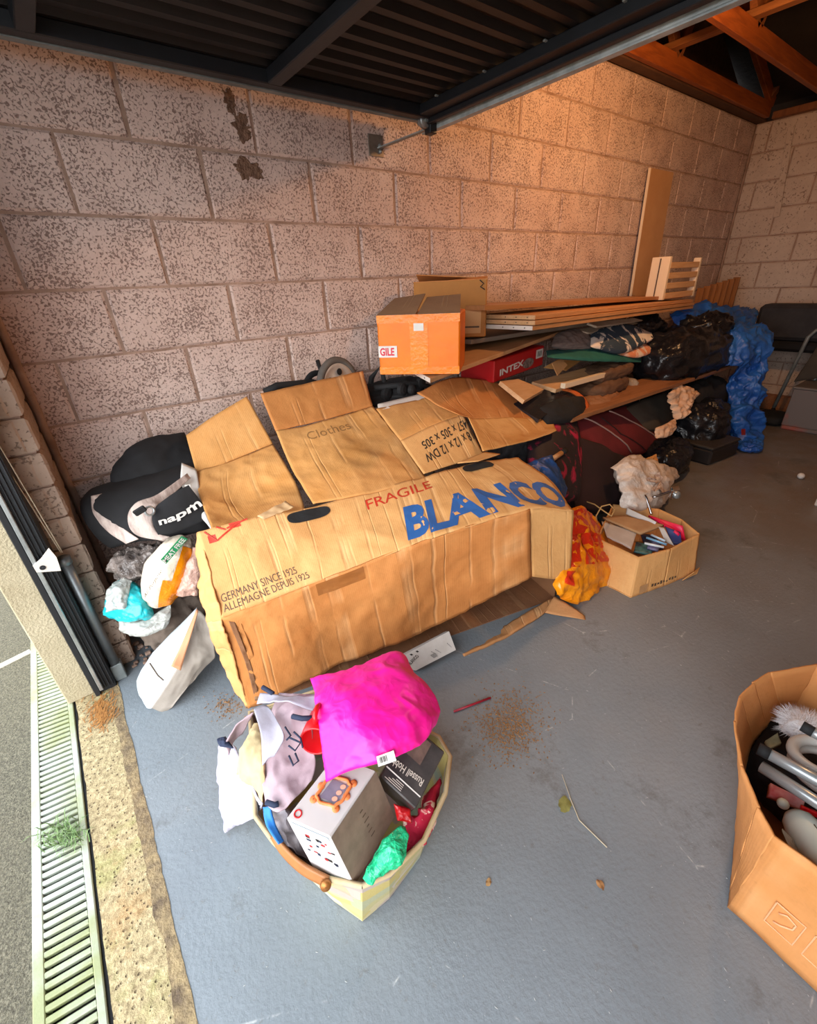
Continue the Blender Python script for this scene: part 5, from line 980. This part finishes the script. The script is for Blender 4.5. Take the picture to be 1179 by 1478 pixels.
# ================================================================ big box in the right corner of the picture
zr = .335
rim = [Z(1058, 1040, zr), Z(1066, 1005, zr), Z(1085, 985, zr), Z(1110, 970, zr), Z(1179, 958, zr)]
farR = V(rim[4].x+.06, rim[4].y-.30, zr); nearc = Z(1116, 1207, zr); nearR = nearc+V(-.02, -.52, 0)
rim2 = [nearc, Z(1092, 1165, zr), Z(1068, 1105, zr)]+rim+[farR, V(farR.x-.15, nearR.y+.02, zr), nearR]
base2 = []
bn = Z(1050, 1310, .002); d0 = V(bn.x-nearc.x, bn.y-nearc.y, 0)
for i, p in enumerate(rim2): q = Vector((p.x, p.y, .002))+d0*(.75 if i == 1 else (.25 if i == 2 else 0))+(V(.03, -.01, 0) if 2 < i < 6 else V(0, 0, 0)); base2.append(q)
base2[1] = Z(1053, 1285, .002); base2[2] = Z(1061, 1200, .002); base2[3] = Z(1076, 1130, .002); base2[4] = Z(1092, 1095, .002); base2[5] = Z(1112, 1078, .002); base2[6] = Z(1135, 1062, .002); base2[0] = bn; e_ = (Z(1179, 1432, .002)-bn).normalized(); base2[-1] = bn+e_*.55
rb = carton('open_carton', 'tall open cardboard box of tubes and toys at the right edge', rim2, base2, card_mat('bright_tan_cardboard', '#d4935a', '#c78548', .6, 6), card_in, .005)
SRb = Surf([[nearc, nearR], [bn, base2[-1]]], False).toward()
m_ghost = M('pale_orange_print', '#eab384', None, rough=.7)
def rect_outline(a0, b0, a1, b1): d = MB(); d.tube([SRb.at(a, b_, .0015) for a, b_ in ((a0, b0), (a1, b0), (a1, b1), (a0, b1), (a0, b0))], .0014, 5, False); d.build('handling_symbol', m_ghost, rb)
rect_outline(.10, .52, .19, .78); rect_outline(.22, .52, .36, .78); rect_outline(.39, .52, .53, .78)
def stroke(q, r_=.002): d = MB(); d.tube([SRb.at(a, b_, .0015) for a, b_ in q], r_, 5); d.build('handling_symbol', m_ghost, rb, True)
stroke([(.12, .60), (.14, .56), (.17, .58), (.17, .64), (.14, .70), (.12, .72)]); stroke([(.27, .72), (.28, .62), (.31, .60), (.32, .66), (.30, .70)]); stroke([(.25, .56), (.29, .58), (.33, .56)]); stroke([(.42, .72), (.46, .58), (.50, .72)])
def tb(label, a, b_, za, zb_, r_, cap=None, nm='metal_tube', m=m_silver):
    t = thing(nm, label, 'tube', Z(*a, za), 'silver tubes in the open box'); p, q = Z(*a, za), Z(*b_, zb_); q = p+(q-p)*2.2
    d = MB(); d.tube([p, q], r_, 18); d.build('tube', m, t, True)
    if cap: d = MB(); d.tube([p-(q-p).normalized()*.02, p+(q-p).normalized()*.002], r_*1.08, 18); d.build('end_cap', m_rubber, t, True)
    return t
tb('upper silver tube with a black end cap in the open box', (1109, 1088), (1179, 1126), .30, .30, .0135, True)
tb('lower plain silver tube in the open box', (1098, 1106), (1179, 1158), .28, .29, .0135)
tb('short silver tube with a black cap by the white plush', (1172, 1056), (1179, 1060), .32, .32, .012, True)
d = MB(); c = Z(1190, 1095, .27); d.torus(c, (.1, .2, 1), .058, .013, 40, 12); d.torus(c+V(-.004, -.02, -.03), (.1, .1, 1), .07, .010, 40, 12); props(d.build('hose_coil', M('pale_grey_hose', '#c3c2bd', '#b2b1ac', 6, .4), smooth=True), 'coiled pale grey hose in the open box', 'hose')
fur = thing('plush_brush', 'fluffy white plush with long fur inside the open box', 'plush', Z(1160, 1052, .2))
cf = Z(1160, 1052, .23); blob('body', M('white_plush', '#e3e0e0', '#cfcccd', 12, .9, .8, 60, .01), cf, (.05, .05, .035), 0, 2, .01, 20, 3, root=fur)
d = MB(); rf = random.Random(5)
for i in range(1500):
    a = rf.uniform(0, 6.283); ph = math.asin(rf.uniform(-.1, 1)); nrm = V(math.cos(a)*math.cos(ph), math.sin(a)*math.cos(ph), math.sin(ph)); p = cf+V(nrm.x*.046, nrm.y*.046, nrm.z*.032); q = p+nrm*rf.uniform(.012, .026)+V(rf.uniform(-.01, .01), rf.uniform(-.01, .01), -.004); s_ = nrm.orthogonal().normalized()*.0007
    d.add([p-s_, p+s_, q], [(0, 1, 2)])
d.build('fur', M('white_fur', '#eceaec', None, rough=.8), fur, kind='stuff')
flat('game_box', 'flat red and white printed packet under the silver tubes', 'packet', M('red_white_packet', '#b3252b', '#d9b3ae', 9, .4), [(1112, 1130), (1162, 1155), (1158, 1168), (1110, 1148)], [.20, .20, .19, .19], .02)
flat('red_strip', 'narrow red plastic strip beside the pale bottle', 'strip', m_redpl, [(1158, 1166), (1200, 1182), (1200, 1190), (1156, 1172)], [.22, .22, .21, .21], .01)
flat('toy_packet', 'pale green printed packet beside the white plush', 'packet', M('pale_green_packet', '#a9a886', '#8a8a6a', 30, .5), [(1105, 1068), (1122, 1058), (1128, 1072), (1112, 1078)], .2, .01)
flat('toy_packet', 'tan packet beside the hose coil', 'packet', m_paperbr, [(1140, 1078), (1150, 1074), (1154, 1084), (1146, 1092)], .22, .01)
a, b_ = Z(1150, 1182, .23), Z(1205, 1262, .23); dd = b_-a; ax = dd.normalized()
t = thing('pale_bottle', 'pale mint-white plastic bottle lying in the open box', 'bottle', a)
mm = M('mint_white_plastic', '#d7ded2', '#c8d0c4', 4, .45)
d = MB(); d.lathe(a-ax*.012, ax, [(.001, 0), (.018, .0), (.030, .012), (.037, .035), (.040, .08), (.040, .24), (.001, .25)], 30); d.build('body', mm, t, True)
sp = ax.orthogonal(); d = MB(); k0 = a+ax*.03+V(0, 0, .037); d.tube([k0, k0+ax*.03], .0015, 6); d.build('seam', m_ink, t, True)
props(blob('dark_cloth', m_fab_blk, Z(1175, 1150, .09)+V(.06, -.05, 0), (.17, .20, .085), 0, 3, .015, 12, 3, .008), 'dark cloth filling the bottom of the open box', 'cloth')
props(blob('small_ball', mm, Z(1130, 1160, .2), (.012, .012, .012), 0, 2, 0, 3, 3, nu=16, nv=10), 'small pale knob among the toys in the open box', 'knob')
props(puff('grey_plastic_bag', m_clear, Surf([[Z(1128, 1195, .24), Z(1140, 1210, .24)], [Z(1150, 1250, .22), Z(1170, 1270, .22)]], True, .01, 15, 2), .02), 'grey see-through bag along the near side of the open box', 'plastic bag')

# ================================================================ far end: folding bed, crate, small things
t = thing('folding_bed', 'dark folded guest bed standing against the back wall', 'folding bed', (5.0, -1.0, 0))
d = MB(); d.box(4.93, 5.18, -1.72, -.56, .70, 1.0, .03); d.build('mattress', m_fab_grey, t, label='folded dark mattress')
d = MB(); d.box(4.95, 5.16, -1.70, -.58, .60, .69, .03); d.build('mattress_lower', m_fab_blk, t)
d = MB(); d.tube([V(4.90, -.93, .10), V(4.90, -1.0, .74), V(4.90, -1.04, .80), V(4.90, -1.12, .80)], .016, 10); d.build('leg_tube', m_galv, t, True)
d = MB(); d.tube([V(4.92, -1.06, .12), V(4.96, -1.22, .62)], .014, 10); d.build('leg_tube', m_galv, t, True)
d = MB(); d.tube([V(5.15, -.62, .0), V(5.15, -.62, .70)], .014, 10); d.build('leg_tube', m_galv, t, True)
for y_ in (-.93, -1.05): d = MB(); d.lathe((4.90, y_-.012, .05), (0, 1, 0), [(.001, 0), (.045, 0), (.05, .006), (.05, .018), (.045, .024), (.001, .024)], 20); d.build('caster', m_rubber, t, True)
d = MB(); d.box(5.22, 5.32, -1.9, -.30, .0, .14, .004); props(d.build('timber_beam', m_wooddk), 'timber beam lying low against the back wall', 'beam')
props(blob('dark_basin', m_rubber, V(4.72, -.98, .05), (.16, .12, .05), 0, 3.2, 0, 3, 3, 0.001), 'low black basin on the floor before the folding bed', 'basin')
props(puff('seat_pad', m_olive, Surf([[V(4.85, -1.10, .70), V(4.85, -1.22, .76)], [V(4.85, -1.02, .36), V(4.85, -1.20, .42)]], True, .005, 6, 2), .03), 'dark olive pad hanging beside the bed leg', 'pad')
t = thing('plastic_crate', 'grey and red plastic crate on the floor by the back wall', 'crate', (4.75, -1.3, 0))
mcr = M('grey_red_crate', '#6d6461', '#9a4a3a', 2.6, .5, lo=.48, hi=.6)
d = MB(); d.box(4.55, 4.95, -1.60, -1.10, 0.0, .04, .01); d.build('base', mcr, t)
for bxx in ((4.55, 4.565, -1.60, -1.10), (4.935, 4.95, -1.60, -1.10), (4.565, 4.935, -1.115, -1.10), (4.565, 4.935, -1.60, -1.585)): d = MB(); d.box(*bxx, .04, .36, .004); d.build('side', mcr, t)
d = MB(); d.box(4.54, 4.96, -1.61, -1.09, .36, .38, .008); d.build('lid', M('grey_crate_lid', '#77706c', '#69625e', 6, .5), t)
c = Z(1156, 687, .021); d = MB(); d.lathe(c-V(0, 0, .021), (0, 0, 1), [(.021*math.sin(math.pi*i/14)+.0001, .021-.021*math.cos(math.pi*i/14)) for i in range(15)], 24); props(d.build('golf_ball', m_paper, smooth=True), 'white golf ball on the floor at the right', 'ball')
c = Z(1176, 728, .0); d = MB(); d.box(c.x-.03, c.x+.12, c.y-.10, c.y, 0, .05, .006); props(d.build('white_block', m_white), 'white block cut by the right edge, beyond the golf ball', 'block')

# ================================================================ litter on the floor
def leaf(name, label, cat, m, c, r_, rot, sx_=1.0):
    v = [c+V(0, 0, .004)]; n = 22
    for i in range(n):
        a = 2*math.pi*i/n; k_ = r_*(1+.25*noise.noise(V(math.cos(a)*2, math.sin(a)*2, r_*90)))*(1.25 if abs(a-math.pi) < .3 else 1); q = Matrix.Rotation(rot, 3, 'Z')@V(math.cos(a)*k_*sx_, math.sin(a)*k_*.8, .003+.002*math.sin(3*a)); v.append(c+q)
    return props(mk(name, v, [(0, 1+i, 1+(i+1) % n) for i in range(n)], m, smooth=True), label, cat)
leaf('leaf', 'dry olive-green leaf flat on the open floor', 'leaf', M('olive_leaf', '#8d8a4c', '#75713a', 60, .8), Z(815, 1161, .0), .021, .4)
leaf('leaf', 'tiny brown leaf scrap nearer the camera than the green leaf', 'leaf', M('brown_leaf', '#a5794b', '#8a6038', 60, .8), Z(866, 1277, .0), .010, 1.2)
leaf('leaf', 'tiny tan leaf scrap left of the brown one', 'leaf', M('tan_leaf', '#a98556', '#937044', 60, .8), Z(705, 1274, .0), .008, .2)
d = MB(); d.tube([Z(822, 1150, .004), Z(836, 1184, .004), Z(876, 1223, .003)], .0012, 6); d.tube([Z(811, 1118, .003), Z(826, 1160, .004)], .0008, 6); props(d.build('twig', M('straw_twig', '#c2b79a', None, rough=.8)), 'thin pale stalk beside the olive leaf', 'twig')
d = MB(); d.tube([Z(655, 1027, .005), Z(708, 1007, .005)], .0038, 10); props(d.build('red_straw', M('dark_red_plastic', '#a91d35', '#8a1a2e', 8, .4), smooth=True), 'thin red stick on the floor beside the pink bag', 'stick')
rf = random.Random(11); d = MB()
for i in range(1900):
    u = rf.gauss(735, 24); v_ = rf.gauss(1045, 26)
    if rf.random() < .12: u, v_ = rf.gauss(330, 14), rf.gauss(1018, 10)
    c = Z(u, v_, .0015); r_ = rf.uniform(.0006, .0024); a = rf.uniform(0, 3.14); e = V(math.cos(a), math.sin(a), 0)*r_*2.2; n_ = V(-math.sin(a), math.cos(a), 0)*r_; d.add([c-e, c+n_, c+e, c-n_, c+V(0, 0, r_)], [(0, 1, 4), (1, 2, 4), (2, 3, 4), (3, 0, 4)])
props(d.build('sawdust', M('tan_sawdust', '#9c7448', '#7d5a36', 90, .9)), 'scatter of brown sawdust between basket and big carton', 'sawdust', kind='stuff')
d = MB()
for i in range(420):
    c = Z(rf.uniform(240, 1170), rf.uniform(860, 1470), .001) if rf.random() < .7 else V(rf.uniform(1.5, 4.2), rf.uniform(-2.2, -1.2), .001); r_ = rf.uniform(.0005, .0016); a = rf.uniform(0, 3.14); e = V(math.cos(a), math.sin(a), 0)*r_*rf.uniform(1, 3); n_ = V(-math.sin(a), math.cos(a), 0)*r_*.6; d.add([c-e, c+n_, c+e, c-n_, c+V(0, 0, r_)], [(0, 1, 4), (1, 2, 4), (2, 3, 4), (3, 0, 4)])
props(d.build('floor_specks', M('pale_lint', '#a8aaa8', None, rough=.8)), 'pale paint flecks and lint scattered over the grey floor', 'debris', kind='stuff')
d = MB()
for i in range(150):
    c = Z(rf.gauss(92, 16), rf.gauss(1208, 11), 0.0); a = rf.uniform(0, 6.28); l = rf.uniform(.015, .045); q = c+V(math.cos(a)*l, math.sin(a)*l*.9, rf.uniform(.005, .03)); md = (c+q)/2+V(0, 0, .012); s_ = V(-math.sin(a), math.cos(a), 0)*.0011; d.add([c-s_, c+s_, md+s_, md-s_, q], [(0, 1, 2, 3), (3, 2, 4)])
props(d.build('grass_tuft', M('green_grass', '#87a06a', '#5f7f48', 60, .8)), 'small tuft of green grass growing through the drain grate', 'grass', kind='stuff')
d = MB()
for i in range(260):
    c = Z(rf.gauss(146, 9), rf.gauss(1028, 12), .002); a = rf.gauss(1.0, .5); l = rf.uniform(.005, .018); e = V(math.cos(a), math.sin(a), 0)*l; s_ = V(-math.sin(a), math.cos(a), 0)*.0012; d.add([c-e-s_, c-e+s_, c+e+s_+V(0, 0, .003), c+e-s_+V(0, 0, .003)], [(0, 1, 2, 3)])
props(d.build('dry_debris', M('rusty_pine_needles', '#b07a3e', '#8f5c2a', 60, .9)), 'rusty brown dry needles at the end of the threshold', 'debris', kind='stuff')
